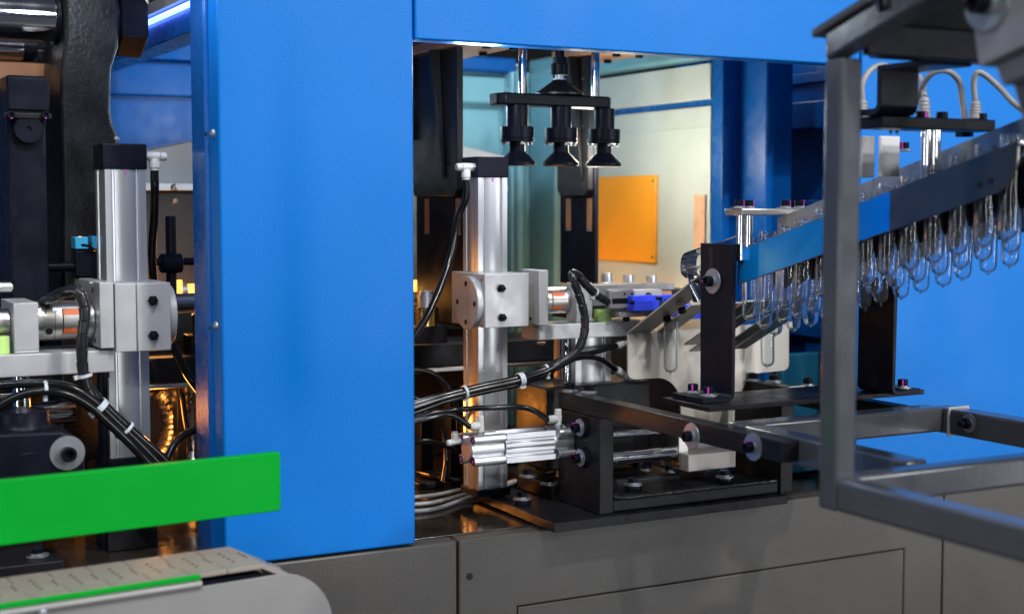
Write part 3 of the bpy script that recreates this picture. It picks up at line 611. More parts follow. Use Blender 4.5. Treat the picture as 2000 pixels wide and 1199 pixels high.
# ================================================================== chute arms and cross members
def arm(x, y0, y1, z0, z1, label, wdt=.028):
    t = thing('support_beam', label, 'support arm', (x, (y0+y1)/2, z0), 'black support arms of the chute')
    m = MB(); m.box(x, x+wdt, y0, y1, z0, z1); m.build('arm_body', BLACK, t, .0015); return t
A1 = arm(1.158, -.470, .098, 1.1226, 1.1502, 'near black support arm with slotted bolts running from the U bracket toward the viewer')
for px, py in ((1113, 764), (1150, 767)): bolt(A1, onZ(px, py, 1.1502), Z_, .0078, 'socket')
for px, py in ((1352, 851), (1472, 872)):
    p = onX(px, py, 1.158); m = MB(); y_, z_ = p.y, p.z
    m.ext([(1.1582, y_-.03+.006*math.sin(k), z_) if 0 else (1.1582, y_+(.026 if math.cos(k) > 0 else -.026)+.0052*math.cos(k), z_+.0052*math.sin(k)) for k in [i*math.pi/8-math.pi/2+1e-3 for i in range(17)]], (-.0006, 0, 0)); m.build('slot', HOLE, A1)
    bolt(A1, p, -X_, .0078, 'socket', 'wide', mark=0 if px > 1400 else None)
A2 = arm(1.556, -.32, .13, 1.114, 1.142, 'far black support arm behind the stainless end plate')
for px, py in ((1470, 743), (1511, 746), (1577, 753)): bolt(A2, onZ(px, py, 1.142), Z_, .0078, 'socket')
t = thing('chute_base_frame', 'grey square tube frame under the chute feet', 'tube frame', (1.37, -.35, 1.12))
m = MB(); m.box(1.1865, 1.5555, -.352, -.314, 1.117, 1.1535); m.build('cross_tube', FRAME, t, .004, seg=3)
m = MB(); m.box(1.556, 1.592, -1.25, -.3205, 1.114, 1.1515); m.build('side_tube', FRAME, t, .004, seg=3)
m = MB(); m.box(1.1865, 1.222, -.66, -.3525, 1.116, 1.1525); m.build('side_tube', FRAME, t, .004, seg=3)
bolt(t, onX(1893, 826, 1.556), -X_, .0078, 'stud', 'washer')
m = MB(); m.box(1.5535, 1.595, -.3635, -.3595, 1.1115, 1.1545); tag(m.build('grey_strap', CABLEG, None, .001), 'pale grey cable strap looped round the far tube of the chute frame', 'cable strap', 'pale cable straps')
m = MB(); m.box(1.5535, 1.587, .0, .004, 1.1115, 1.1445); tag(m.build('grey_strap', CABLEG, None, .001), 'pale grey cable strap looped round the far black support arm', 'cable strap', 'pale cable straps')
t = thing('chute_foot_plate', 'long black flat plate carrying both chute brackets', 'mounting plate', (1.42, -.2, 1.155))
m = MB(); m.box(1.215, 1.63, -.235, -.115, 1.1540, 1.1615); m.build('plate_body', BLACK, t, .001)
ZF = 1.1615
def chute_bracket(x, y0, y1, ztop, side, label, fy):
    t = thing('chute_bracket', label, 'bracket', (x, y0, ZF), 'black bent chute brackets')
    n = 8; r = .012; th = .008; prof = []
    s = side
    out = [(x+(0 if s < 0 else th), ztop)]
    # outer L profile (X-Z): upright then quarter bend then foot toward side s
    A = [(x+(th if s < 0 else 0), ztop), (x+(th if s < 0 else 0), ZF+r)]
    cx = x+(th-r if s < 0 else r)
    for i in range(1, n+1):
        q = i/n*math.pi/2; A.append((cx+(r*math.cos(q) if s < 0 else -r*math.cos(q)), ZF+.0004+r-r*math.sin(q)))
    A.append((x+s*.05+(0 if s < 0 else th), ZF+.0004))
    Bp = [(x+s*.05+(0 if s < 0 else th), ZF+.0004+th)]
    ri = r-th+.002
    for i in range(n, -1, -1):
        q = i/n*math.pi/2; Bp.append((cx+(ri*math.cos(q) if s < 0 else -ri*math.cos(q)), ZF+.0004+r-ri*math.sin(q)))
    Bp.append((x+(0 if s < 0 else th)+(0), ztop))
    m = MB(); m.ext([(p, y0, z) for p, z in A+Bp], (0, y1-y0, 0)); m.build('bent_plate', BLACKM, t, .0008)
    for fx, yy in fy: bolt(t, (fx, yy, ZF+th+.0004), Z_, .0078, 'socket', 'washer', mark=-40)
    return t
b1 = chute_bracket(1.275, -.206, -.127, 1.3935, -1, 'near black chute bracket with vertical slot and marked bolts on its foot', ((1.250, -.146), (1.250, -.186)))
p = onX(1388, 512, 1.275); m = MB(); m.box(1.2745, 1.276, p.y-.006, p.y+.004, p.z-.012, p.z+.022); m.build('slot', HOLE, b1)
bolt(b1, onX(1393, 549, 1.275), -X_, .0082, 'socket', 'wide', mark=90)
b2 = chute_bracket(1.530, -.270, -.192, 1.34, 1, 'far black chute bracket behind the hanging preforms', ((1.558, -.212), (1.568, -.252)))
# ================================================================== preform chute
zbot = lambda y: 1.332-.268*(y+.186)
SL = .268
def slab(m, x0, x1, y0, y1, dz0, dz1):
    m.hexa([(x0, y0, zbot(y0)+dz0), (x1, y0, zbot(y0)+dz0), (x1, y1, zbot(y1)+dz0), (x0, y1, zbot(y1)+dz0)], [(x0, y0, zbot(y0)+dz1), (x1, y0, zbot(y0)+dz1), (x1, y1, zbot(y1)+dz1), (x0, y1, zbot(y1)+dz1)]); return m
t = chute = thing('preform_chute', 'polished stainless inclined chute feeding rows of clear preforms', 'chute', (1.42, -.4, 1.4))
MIRR = mat('polished_stainless', (.62, .63, .66), .10, 1., bump=.015, bscale=60, var=.03)
# near side rail: end toward the viewer is rounded, a bright lip along its top
ye, yb_ = -.712, -.187; hh = .0515; rr_ = .034
pts = [(1.300, yb_, zbot(yb_)), (1.300, yb_, zbot(yb_)+hh), (1.300, ye, zbot(ye)+hh)]
for k in range(9): q = k/8*math.pi/2; yy = ye+rr_*(1-math.cos(q)); pts.append((1.300, yy, zbot(yy)+rr_*(1-math.sin(q))))
m = MB(); m.ext(pts, (.003, 0, 0)); nr = m.build('side_rail', mat('stainless_dark_reflection', (.12, .105, .09), .20, .55, bump=.01, bscale=60), t, .0004)  # brown base colour paints the dark golden reflection on the rail
m = MB(); slab(m, 1.2994, 1.2999, -.505, yb_-.004, .0008, hh-.0012); nr_f = m.build('protective_film', mat('blue_protective_film', (.005, .30, .85), .18, .45, var=.04), nr)
m = MB(); slab(m, 1.3032, 1.318, ye, yb_, hh-.0025, hh-.0002); m.build('rail_lip', MIRR, nr, .0004)
for yy in (-.655, -.672): hole(nr, (1.2998, yy, zbot(yy)+.016), -X_, .004, name='bolt_hole')
m = MB(); slab(m, 1.560, 1.563, -.74, -.15, 0, .062); fr = m.build('side_rail', MIRR, t, .0004)
PRX = (1.335, 1.425, 1.515); ps = .0138
for px_ in PRX:
    for s in (-1, 1):
        m = MB(); xA = px_+s*(ps+.0004); xB = px_+s*.034
        slab(m, min(xA, xB), max(xA, xB), -.72, -.10 if px_ != PRX[0] else -.12, .0445, .0470); m.build('slide_strip', STEEL, t, .0003)
    m = MB(); slab(m, px_+.036, px_+.038, -.735, -.19 if px_ == PRX[0] else -.12, .047, .098 if px_ == PRX[0] else .062); m.build('divider', mat('satin_divider', (.34, .37, .40), .3, .6) if px_ == PRX[0] else MIRR, t, .0003)
m = MB(); slab(m, PRX[0]+.0365, PRX[0]+.0375, -.735, -.20, -.012, .0468); m.build('lower_guard', BLACKM, t, .0003)
# dark bent flaps carrying the lower ends of the slide strips
for i, px_ in enumerate(PRX):
    for s in ((1,), (-1, 1), (-1,))[i]:
        xA = px_+s*.015; xB = px_+s*.043; ya = .05 if i else .02
        m = MB(); ang = .30
        za = zbot(-.12)-.012
        m.hexa([(xA, ya, za-(ya+.14)*.5), (xB, ya, za-(ya+.14)*.5), (xB, -.14, za), (xA, -.14, za)], [(xA, ya, za-(ya+.14)*.5+.003), (xB, ya, za-(ya+.14)*.5+.003), (xB, -.14, za+.003), (xA, -.14, za+.003)])
        m.build('end_flap', STEEL, t, .0004)
def cross_bar_set(t, y, x0, x1, z, dep, th, pins, bolts, m_, name):
    m = MB(); m.box(x0, x1, y, y+dep, z, z+th); m.build(name, m_, t, .0015)
    for x, yy, zl in pins:
        m = MB(); m.cyl((x, yy, zl), (x, yy, z-.0003), .0065, n=22); m.build('spacer_pin', CHROME, t)
    for x, yy, mk in bolts: bolt(t, (x, yy, z+th), Z_, .0072, 'socket', 'washer', mark=mk)
t = thing('hold_down_bar', 'small grey hold down bar with four marked bolts on chrome pins over the lower chute', 'hold down bar', (1.4, -.22, 1.43))
yb0 = -.215; p = onY(1449, 424, yb0); q = onY(1575, 401, yb0); zb_ = onY(1449, 421, yb0).z
cross_bar_set(t, yb0, p.x, q.x, zb_, .042, .010, [(p.x+.010, yb0+.016, zbot(yb0)+.03), (p.x+.022, yb0+.012, zbot(yb0)+.03), (q.x-.012, yb0+.02, zbot(yb0)+.03)],
              [(p.x+.006, yb0+.014, 30), (p.x+.036, yb0+.030, 30), (p.x+.092, yb0+.014, 30), (p.x+.118, yb0+.014, 30)], STEEL, 'bar_body')
t = thing('hold_down_bar', 'black hold down bar on chrome rods over the upper chute beneath the hanging bracket', 'hold down bar', (1.4, -.53, 1.52))
yb0 = -.545; p = onY(1722, 268, yb0); q = onY(1945, 238, yb0)
cross_bar_set(t, yb0, p.x, q.x, onY(1722, 250, yb0).z, .045, onY(1722, 226, yb0).z-onY(1722, 250, yb0).z, [(onY(1822, 300, yb0).x, yb0+.012, zbot(yb0)+.02), (onY(1836, 300, yb0).x, yb0+.008, zbot(yb0)+.02)], [], BLACKM, 'bar_body')
zt2 = onY(1722, 226, yb0).z
for px, mk in ((1708, -60), (1818, 0), (1858, None), (1935, None)): bolt(t, (onY(px, 226, yb0).x+.004, yb0+(.036 if px < 1720 else .02), zt2), Z_, .0075, 'socket', None, mark=mk)
for px in (1740, 1752): hole(t, onY(px, 258, yb0), -Y_, .0022, name='screw_hole')
hang = thing('hanging_bracket', 'black bent hanger bracket from the guard frame down to the upper hold down bar', 'bracket', onY(1760, 180, -.56))
p = onY(1722, 120, yb0-.008); q = onY(1793, 224, yb0-.008); zr = zt2+.0006
m = MB(); th = .008; n = 8; r = .014
ztb = 1.6215
A = [(yb0-.008, ztb), (yb0-.008, zr+r)]+[(yb0-.008+r-r*math.cos(k/n*math.pi/2), zr+r-r*math.sin(k/n*math.pi/2)) for k in range(1, n+1)]+[(yb0+.03, zr), (yb0+.03, zr+th)]
A += [(yb0-.008+r-(r-th)*math.cos(k/n*math.pi/2), zr+r-(r-th)*math.sin(k/n*math.pi/2)) for k in range(n, -1, -1)]+[(yb0-.008+th, ztb)]
m.ext([(p.x, y, z) for y, z in A], (q.x-p.x, 0, 0)); m.build('bent_plate', BLACKM, hang, .0008)
m = MB(); m.box(p.x, q.x, -.64, yb0-.0083, 1.6145, 1.6215); m.build('top_tab', BLACKM, hang, .0008)
for px, x0_, l, ww in ((1738, 0, 'left', .030),):
    p = onY(px, 298, -.47); t = thing('spacer_block', ('white spacer block' if px < 1760 else 'small grey spacer block')+' standing on the chute below the black hold down bar', 'spacer block', p)
    if px < 1760:
        m = MB(); a = onY(1722, 266, -.47); b = onY(1757, 330, -.47); m.box(a.x, b.x, -.47, -.464, b.z-.01, a.z); m.build('block_body', WHITE, t, .001)
        m = MB(); a = onY(1684, 266, -.46); b = onY(1708, 332, -.46); m.box(a.x, b.x, -.46, -.44, b.z-.01, a.z); m.build('rear_block', ALUB, t, .001)
    else:
        m = MB(); m.box(p.x, p.x+.02, -.45, -.43, p.z-.01, p.z+.02); m.build('block_body', ALUB, t, .001)
bolt(chute, onY(1765, 296, -.44), Z_, .007, 'socket', 'washer', mark=-60)
# curled strip ends at the chute mouth
t = thing('chute_mouth_guide', 'curled polished strip guide at the lower mouth of the chute', 'guide strip', onX(1345, 540, 1.31))
def strip(pxs, X, wdt, th, name, par):
    c = curve([onX(x, y, X) for x, y in pxs], 6); m = MB(); n = len(c); off = []
    for i, p in enumerate(c):
        d = (c[min(i+1, n-1)]-c[max(i-1, 0)]).normalized(); off.append(Vector((0, -d.z, d.y))*th)
    m.ext(list(c)+[p+o for p, o in zip(c[::-1], off[::-1])], (wdt, 0, 0)); return m.build(name, MIRR, par, 0, ang=50)
strip([(1440, 462), (1395, 478), (1350, 492), (1333, 502), (1331, 530), (1339, 541)], 1.34, .03, .002, 'curled_strip', t)
strip([(1420, 510), (1370, 520), (1342, 527), (1346, 548), (1354, 590)], 1.295, .02, .002, 'curled_strip', t)
m = MB(); p = onX(1366, 528, 1.30); q = onX(1372, 590, 1.30); m.lathe([(.0185, 0), (.0175, .004), (.0125, .05), (.011, .052)], p+X_*.022, (0, 0, -1), 28); m.build('cone_funnel', CHROME, t)
# stainless end plate with arch and sloping flange
t = thing('chute_end_plate', 'stainless T shaped end plate with sloping flange at the bottom of the chute', 'end plate', onY(1390, 790, .12))
Ye = .12
def e(px, py): p = onY(px, py, Ye); return (p.x, Ye, p.z)
def arc(cx, cy, rx, ry, a0, a1, n=8): return [e(cx+rx*math.cos(R(a0+(a1-a0)*i/n)), cy+ry*math.sin(R(a0+(a1-a0)*i/n))) for i in range(n+1)]
pts = [e(1226, 652)]+arc(1240, 727, 14, 14, 180, 90)+[e(1285, 738)]+arc(1285, 788, 44, 50, 270, 350)+[e(1332, 830), e(1440, 830), e(1441, 800)]+arc(1489, 780, 42, 52, 190, 265)+arc(1528, 711, 13, 13, 85, 0)+[e(1541, 628)]
SATIN = mat('satin_sheet_steel', (.45, .42, .37), .36, .3, bump=.05, bscale=700, var=.06, stretch=(.06, 1, 1))
m = MB(); m.ext(pts, (0, .003, 0)); m.build('face_plate', SATIN, t, .0004)
a = Vector(e(1226, 652)); b = Vector(e(1293, 650)); c = Vector(e(1541, 630))
fl = Vector((0, -.20, .104)); w_ = .045
m = MB(); m.ext([a, a+X_*w_, a+X_*w_+fl, a+fl], (0, .0014, .0028)); m.build('sloping_flange', SATIN, t, .0005)
for i, px_ in enumerate(PRX[1:]):
    m = MB(); q0 = Vector((px_-.060, Ye, a.z)); m.ext([q0, q0+X_*.036, q0+X_*.036+fl*.5, q0+fl*.5], (0, .0014, .0028)); m.build('sloping_flange', SATIN, t, .0005)
for px, py in ((1302, 619), (1331, 602)):
    f = (.12-.10)/.2; p = onX(px, py, a.x+.036); bolt(t, p, (0, -.46, -.88), .0066, 'socket', None)
# ================================================================== clear preforms
def preform_mesh():
    m = MB(); o = [(.0125, 0), (.0125, .004), (.0140, .005), (.0140, .007), (.0125, .008), (.0125, .010), (.0138, .011), (.0138, .013), (.0125, .014), (.0125, .018), (.0168, .0185), (.0168, .021), (.0132, .022), (.0128, .035), (.0125, .060), (.0124, .112)]
    o += [(.0124*math.cos(R(k)), .112+.0124*math.sin(R(k))) for k in (18, 36, 54, 72)]+[(.0022, .1244), (.0018, .1258), (.001, .1262)]
    i = [(.0007, .1205)]+[(.0094*math.cos(R(k)), .112+.0094*math.sin(R(k))) for k in (72, 54, 36, 18)]+[(.0094, .112), (.0096, .06), (.0100, .035), (.0108, .022), (.0108, 0)]
    m.lathe([(r, -z) for r, z in o+i]+[(o[0][0], -o[0][1])], n=20); bmesh.ops.remove_doubles(m.b, verts=m.b.verts, dist=1e-6); return m.mesh('preform', PET, 40)
PM = preform_mesh()
ORD = 'lowest second third fourth fifth sixth seventh eighth ninth tenth eleventh twelfth thirteenth fourteenth fifteenth sixteenth seventeenth eighteenth'.split()
rows = ('nearest row', 'middle row', 'farthest row')
def preform(x, y, z, row, ex='', k=0):
    o = bpy.data.objects.new('preform', PM); C.objects.link(o); o.location = (x, y, z)
    o.rotation_euler = (random.uniform(-.025, .025)+.02, random.uniform(-.02, .02), random.uniform(0, 6))
    tag(o, ex or '%s clear preform from the bottom in the %s of the inclined chute' % (ORD[k], rows[row]), 'preform', ex and 'preforms hanging at the chute mouth' or 'preforms in the %s of the chute' % rows[row])
for r_, px_ in enumerate(PRX):
    y = -.195; pitch = .0415
    ys = [-.172-i*pitch-.003*r_ for i in range(-2 if r_ else -0, 13)]
    if r_ == 2: ys = [-.178-i*pitch for i in range(-4, 13)]
    for k_, y in enumerate(ys):
        if y < -.70: continue
        y += random.uniform(-.002, .002)
        preform(px_, y, zbot(y)+.0295+.0185+.0245, r_, '', k_)
for px, py, l in ((1310, 731, 'single clear preform hanging before the left part of the stainless end plate'), (1496, 719, 'single clear preform hanging before the right part of the stainless end plate')):
    p = onY(px, py, .085); preform(p.x, .085, p.z+.1262, 0, l)
# ================================================================== foreground guard frame
t = thing('feeder_frame', 'dark grey square tube guard frame standing close in front of the preform chute', 'guard frame', (1.183, -.57, 1.08))
fx, fy, s_ = 1.0465, -.700, .0295
zr0, zr1 = 1.1145, 1.1510
ztop = lambda y: 1.645-.31*(y+.665)
m = MB(); m.box(fx, fx+s_, fy, fy+s_, zr0, 1.6085); m.build('post', FRAME, t, .0045, seg=3)
m = MB(); m.box(fx, fx+s_, -1.45, fy-.0003, zr0+.001, zr1); m.build('lower_rail', FRAME, t, .0045, seg=3)
m = MB(); m.box(fx+s_+.0003, 1.72, fy, fy+s_, zr0+.002, zr1); m.build('lower_rail', FRAME, t, .0045, seg=3)
def sl(m, x0, x1, y0, y1, d0, d1): m.hexa([(x0, y0, ztop(y0)+d0), (x1, y0, ztop(y0)+d0), (x1, y1, ztop(y1)+d0), (x0, y1, ztop(y1)+d0)], [(x0, y0, ztop(y0)+d1), (x1, y0, ztop(y0)+d1), (x1, y1, ztop(y1)+d1), (x0, y1, ztop(y1)+d1)]); return m
m = sl(MB(), fx, fx+s_, -1.3, -.671, -.040, -.0093); m.build('sloping_rail', FRAME, t, .004)
m = sl(MB(), fx-.006, 1.66, -1.3, -.655, -.0090, .0); m.build('top_plate', mat('dark_grey_satin_paint', (.07, .07, .07), .45), t, .002)
m = MB(); m.ext([(fx+s_+.0003, fy+.004, 1.622), (1.66, fy+.004, 1.622), (1.66, -.60, 1.622), (1.175, -.60, 1.622)], (0, 0, .008)); m.build('under_plate', BLACKM, t, .001)
m = MB(); m.box(fx+s_+.0003, 1.66, fy-.006, fy+.0035, 1.612, 1.646); m.build('dark_gap_sheet', BLACKM, t, .002)  # black sheet closing the gap, stands for shade under the frame
bolt(t, (onY(1724, 72, -.76).x, -.76, ztop(-.76)-.0091), (0, -.3, -.95), .0085, 'socket', 'washer', mark=170)
t = thing('side_clamp_block', 'pale grey angled clamp block with large bolt atop the guard frame', 'clamp block', onX(1950, 80, 1.15))
X = 1.050
def px_poly(pp): return [tuple(onX(a, b, X)) for a, b in pp]
m = MB(); m.ext(px_poly([(1884, -70), (1912, 132), (2060, 62), (2060, -140)]), (.05, 0, 0)); m.build('block_body', mat('grey_satin_block', (.24, .24, .26), .42, .3), t, .002)
X = 1.058
m = MB(); m.ext(px_poly([(1940, 122), (1957, 168), (2070, 120), (2060, 66)]), (.04, 0, 0)); m.build('lower_block', mat('grey_satin_block_dark', (.15, .15, .165), .42, .3), t, .002)
X = 1.09
m = MB(); m.ext(px_poly([(1978, 168), (1998, 240), (2070, 240), (2070, 130)]), (.04, 0, 0)); m.build('lower_block', mat('grey_satin_leg', (.16, .16, .175), .42, .3), t, .002)
bolt(t, onX(1930, 6, 1.050), -X_, .0115, 'socket', 'wide', mark=60)
# sensors and grey cables over the chute
def sensor(px, y0, y1, Y, pts, label):
    p = onY(px, y1, Y); q = onY(px, y0, Y)
    t = thing('sensor_cable', label, 'sensor cable', p, 'grey sensor cables over the chute')
    L = q.z-p.z; m = MB(); pr = [(.0085, -.008)]
    for k in range(5): pr += [(.0085-.0004*k, L*k/5), (.0076-.0004*k, L*(k+.5)/5)]
    m.lathe(pr+[(.0042, L)], p, Z_, 20); m.build('connector', SENSC, t)
    m = MB(); m.lathe([(.012, -.012), (.012, -.004)], p, Z_, 6); m.build('hex_base', BLACKM, t, ang=20)
    hose('grey_cable', [q]+[onY(a, b, Y+c) for a, b, c in pts], .0040, t, SENSC)
sensor(1905, 198, 226, -.52, [(1902, 165, 0), (1908, 143, -.004), (1925, 148, -.01), (1955, 175, -.02), (1985, 206, -.03), (2040, 240, -.04)], 'grey sensor cable bending down to the right edge from its ribbed connector')
sensor(1884, 232, 250, -.50, [(1880, 200, 0), (1873, 160, -.004), (1850, 139, -.01), (1822, 143, 0), (1802, 168, .02), (1792, 200, .04)], 'grey sensor cable arching over to the black hanging bracket')
sensor(1805, 190, 226, -.49, [(1803, 170, .02), (1795, 150, .04)], 'short grey sensor connector half hidden behind the hanging bracket')
sensor(1684, 196, 226, -.47, [(1684, 165, 0), (1700, 138, 0), (1725, 128, 0), (1750, 140, .02)], 'grey sensor cable beside the foreground post')
# ================================================================== conveyor and green guide
ex = Vector((math.cos(R(5)), math.sin(R(5)), 0)); ey = Vector((-ex.y, ex.x, 0))
def onP(px, py, P0):
    d = onY(px, py, 0)-CAM; k = (P0-CAM).dot(ey)/d.dot(ey); return CAM+d*k
P0 = onY(548, 883, -.15); zt_ = P0.z; zb_ = onP(548, 997, P0).z
O = Vector((P0.x, P0.y, 0))
m = MB(); a = O-ex*.80; m.ext([a+Z_*zb_, O+Z_*zb_, O+ey*.014+Z_*zb_, a+ey*.014+Z_*zb_], (0, 0, zt_-zb_))
tag(m.build('guide_rail', GREEN, None, .0015), 'wide bright green plastic guide bar running past the foot of the blue column', 'guide rail')
t = thing('conveyor', 'stainless slat conveyor with beige slats and green wear strip at lower left', 'conveyor', onY(400, 1120, -.2))
Pf = onY(458, 1065, -.165); zB = Pf.z; Pn = onZ(514, 1101, zB); wid = (Pf-Pn).dot(ey)
E0 = Pn                                                     # near corner of the last flat slat
pit = .0455; th = .0055
def slat(o, u, wv):                                         # o: right near corner, u: along (to the left), wv: up normal
    l = pit-.0008; q = .005
    pts = [(0, 0), (0, .36), (q, .36), (q, .66), (0, .66), (0, 1), (l, 1), (l, .66), (l+q-.0008, .66), (l+q-.0008, .36), (l, .36), (l, 0)]
    m = MB(); m.ext([o-u*a+ey*(b*wid) for a, b in pts], -wv*th); sl_ = m.build('slat', SLAT, t, .0006)
    for k in range(4):
        p = o-u*(l*.5+.003)+ey*(wid*(.30+.135*k)); m = MB(); m.cyl(p-wv*.001, p+wv*.0003, .0022, n=12); m.build('dot', HOLE, sl_)
for i in range(13): slat(E0-ex*(pit*i), ex, Z_)
o = E0; 
for i, ang in enumerate((27, 62, 95)):
    u = (ex*math.cos(R(ang))-Z_*math.sin(R(ang))); nrm = (Z_*math.cos(R(ang))+ex*math.sin(R(ang))); o = o+u*pit; slat(o, u, nrm)
m = MB(); c = E0-ex*.012+ey*.006-Z_*.055; m.cyl(c, c+ey*(wid-.012), .043, n=36); m.build('sprocket', BLACKM, t)
m = MB(); a = E0-ex*.62; m.ext([a+ey*.006-Z_*.012, E0-ex*.02+ey*.006-Z_*.012, E0-ex*.02+ey*(wid-.01)-Z_*.012, a+ey*(wid-.01)-Z_*.012], (0, 0, -.08)); m.build('chain_bed', BLACKM, t)
PS = E0-ey*.006
def sp(px, py): return onP(px, py, PS)
cc = sp(545, 1236); rr = (sp(545, 1121)-cc).length
top = [sp(0, 1193)-ex*.25+Z_*0, sp(392, 1132), sp(396, 1145)]
top[0].z = (top[1].z-.000)
arcp = [cc+ex*(math.sin(R(k))*rr)+Z_*(math.cos(R(k))*rr) for k in range(-4, 181, 8)]
m = MB(); bl = arcp[-1]-ex*.7; m.ext(top+arcp+[Vector((bl.x, bl.y, arcp[-1].z))], ey*.003); t_side = mat('satin_stainless', (.225, .22, .215), .45, .3, bump=.03, bscale=500, var=.04); m.build('side_plate', t_side, t, .0006)
m = MB(); zt3 = top[1].z; a = top[1]-ey*.0004-Z_*.0045; m.cyl(a-ex*.66, a, .0048, n=16); m.build('rolled_edge', ALUB if 0 else t_side, t)
a = top[1]+Z_*.0008; g0 = sp(392, 1121).z
m = MB(); m.ext([a-ex*.66-ey*.002, a-ey*.002, a+ey*.004, a-ex*.66+ey*.004], (0, 0, g0-a.z)); m.build('wear_strip', GREEN, t, .0008)
p = sp(82, 1194); bolt(t, p-ey*.004, -ey, .0045, 'pan', None)
# ================================================================== left side: press plate, tie bars, casting
t = thing('press_plate', 'large black cast press plate with waisted right edge at upper left', 'press plate', onY(175, 500, .30))
Yp = .30
def ep(pp, Y): return [tuple(onY(a, b, Y)) for a, b in pp]
rp = [(232, -60), (233, 60), (232, 92), (226, 112), (219, 132), (217, 160), (217, 215), (220, 240), (229, 262), (231, 300), (231, 640), (231, 900)]
lp = [(118, 900), (122, 640), (122, 380), (118, 200), (119, 140), (123, 100), (128, 70), (127, -60)]
m = MB(); m.ext(ep(rp+lp, Yp), (0, .16, 0)); m.build('plate_body', CAST, t, .006, seg=3)
m = MB(); a = onY(232, 60, .38); xr = onY(232, 60, .30).x
zc = onY(265, 47, .36).z
m = MB(); m.cyl((xr, .36, zc), (xr+.008, .36, zc), .040, n=32, ch=.001); w1 = m.build('nut_washer', BLACKM, t)
m = MB(); m.lathe([(.050, .008), (.052, .010), (.052, .046), (.049, .049)], (xr, .36, zc), X_, 24, rad=lambda q: hexr(q)); m.build('tie_nut', BLACKM, t, ang=20)
bolt(t, onY(227, 272, .3)-Y_*.002, -Y_, .004, 'pan', None)
t = thing('tie_bar', 'thick chrome tie bar entering the black press plate at the top left', 'tie bar', onY(60, 35, .36), 'chrome tie bars')
xl = onY(127, 40, .30).x; zc = onY(80, 33, .36).z
m = MB(); m.cyl((xl-.5, .36, zc), (xl-.008, .36, zc), .0375, n=48); m.build('bar_shaft', CHROME, t)
m = MB(); m.cyl((xl-.0078, .36, zc), (xl, .36, zc), .041, n=48, ch=.001); m.build('bar_collar', BLACKM, t)
t = thing('tie_bar', 'lower chrome tie bar glinting orange behind the thick upper one', 'tie bar', onY(20, 97, .5), 'chrome tie bars')
c = onY(42, 97, .50); m = MB(); m.cyl((c.x-.4, .5, c.z), (c.x, .5, c.z), .020, n=36); m.build('bar_shaft', CHROME, t)
m = MB(); m.cyl((c.x+.0003, .5, c.z), (c.x+.02, .5, c.z), .024, n=36); m.build('bar_collar', BLACKM, t)
t = thing('toggle_guide', 'black upright guide block with clamp band and round knob at far left', 'guide block', onY(55, 600, .24))
m = MB(); fb(m, 12, 146, 99, 640, .25, .10); m.build('block_body', BLACKM, t, .004)
m = MB(); fb(m, 15, 150, 97, 217, .246, .0037); m.build('cover_plate', BLACKM, t, .003)
m = MB(); fb(m, 8, 219, 102, 234, .236, .0135); m.build('clamp_band', BLACK, t, .002)
for px in (21, 88): bolt(t, onY(px, 225, .236), -Y_, .0055, 'socket', None, mark=180)
m = MB(); c = onY(57, 252, .236); m.lathe([(.020, 0), (.0205, .008), (.0195, .010), (.004, .010), (.0035, .007)], c+Y_*.012, -Y_, 36); m.build('knob', BLACKM, t)
t = thing('dark_backdrop_wall', 'black backdrop wall added for darkness deep behind the left cylinder and guide block', 'machine frame', onY(50, 500, .56))
m = MB(); m.box(onY(-150, 300, .58).x, onY(132, 300, .58).x, .58, .70, ZD, 1.72); m.build('dark_wall', BLACK, t, .004)  # dark bulk standing for the unlit depth behind the guide block
m = MB(); m.box(onY(60, 300, .52).x, onY(122, 300, .52).x, .48, .575, 1.55, 1.70); m.build('frame_lug', CAST, t, .006)
m = MB(); a = onY(0, 122, .5); m.box(a.x-.2, onY(118, 122, .5).x, .44, .57, a.z-.05, a.z-.003); m.build('copper_shelf', COPPER_TONE, t, .002)
t = thing('dark_backdrop', 'black machine bulkhead added low behind the transfer rail to keep the interior dark', 'machine frame', (.95, .7, ZD))
m = MB(); m.box(.30, 1.36, .66, .70, ZD, 1.265); m.build('backdrop', BLACK, t, .003)  # black sheet added so the interior reads dark
m = MB(); m.box(.30, 1.36, .58, .66, 1.21, 1.262); m.build('ledge', BLACK, t, .003)
for px0, px1, py0, Y, lab in ((880, 902, 760, .40, 'short black post glowing orange left of the small cylinder'), (914, 934, 800, .45, 'black post glowing orange behind the small cylinder cap'), (1060, 1088, 720, .44, 'black post lit orange behind the zip tied hoses'), (822, 846, 800, .46, 'black post lit orange beside the blue column'), (345, 361, 745, .44, 'black post beside the braided metal hose'), (386, 399, 740, .42, 'black post close to the left edge of the blue column'), (168, 192, 800, .42, 'black post lit orange left of the left cylinder')):
    a = onY(px0, py0, Y); b = onY(px1, py0, Y); m = MB(); m.box(a.x, b.x, Y, Y+.03, ZD+.0003, min(a.z, 1.18)); tag(m.build('machine_post', BLACKM, None, .0015), lab, 'post', 'short black machine posts')
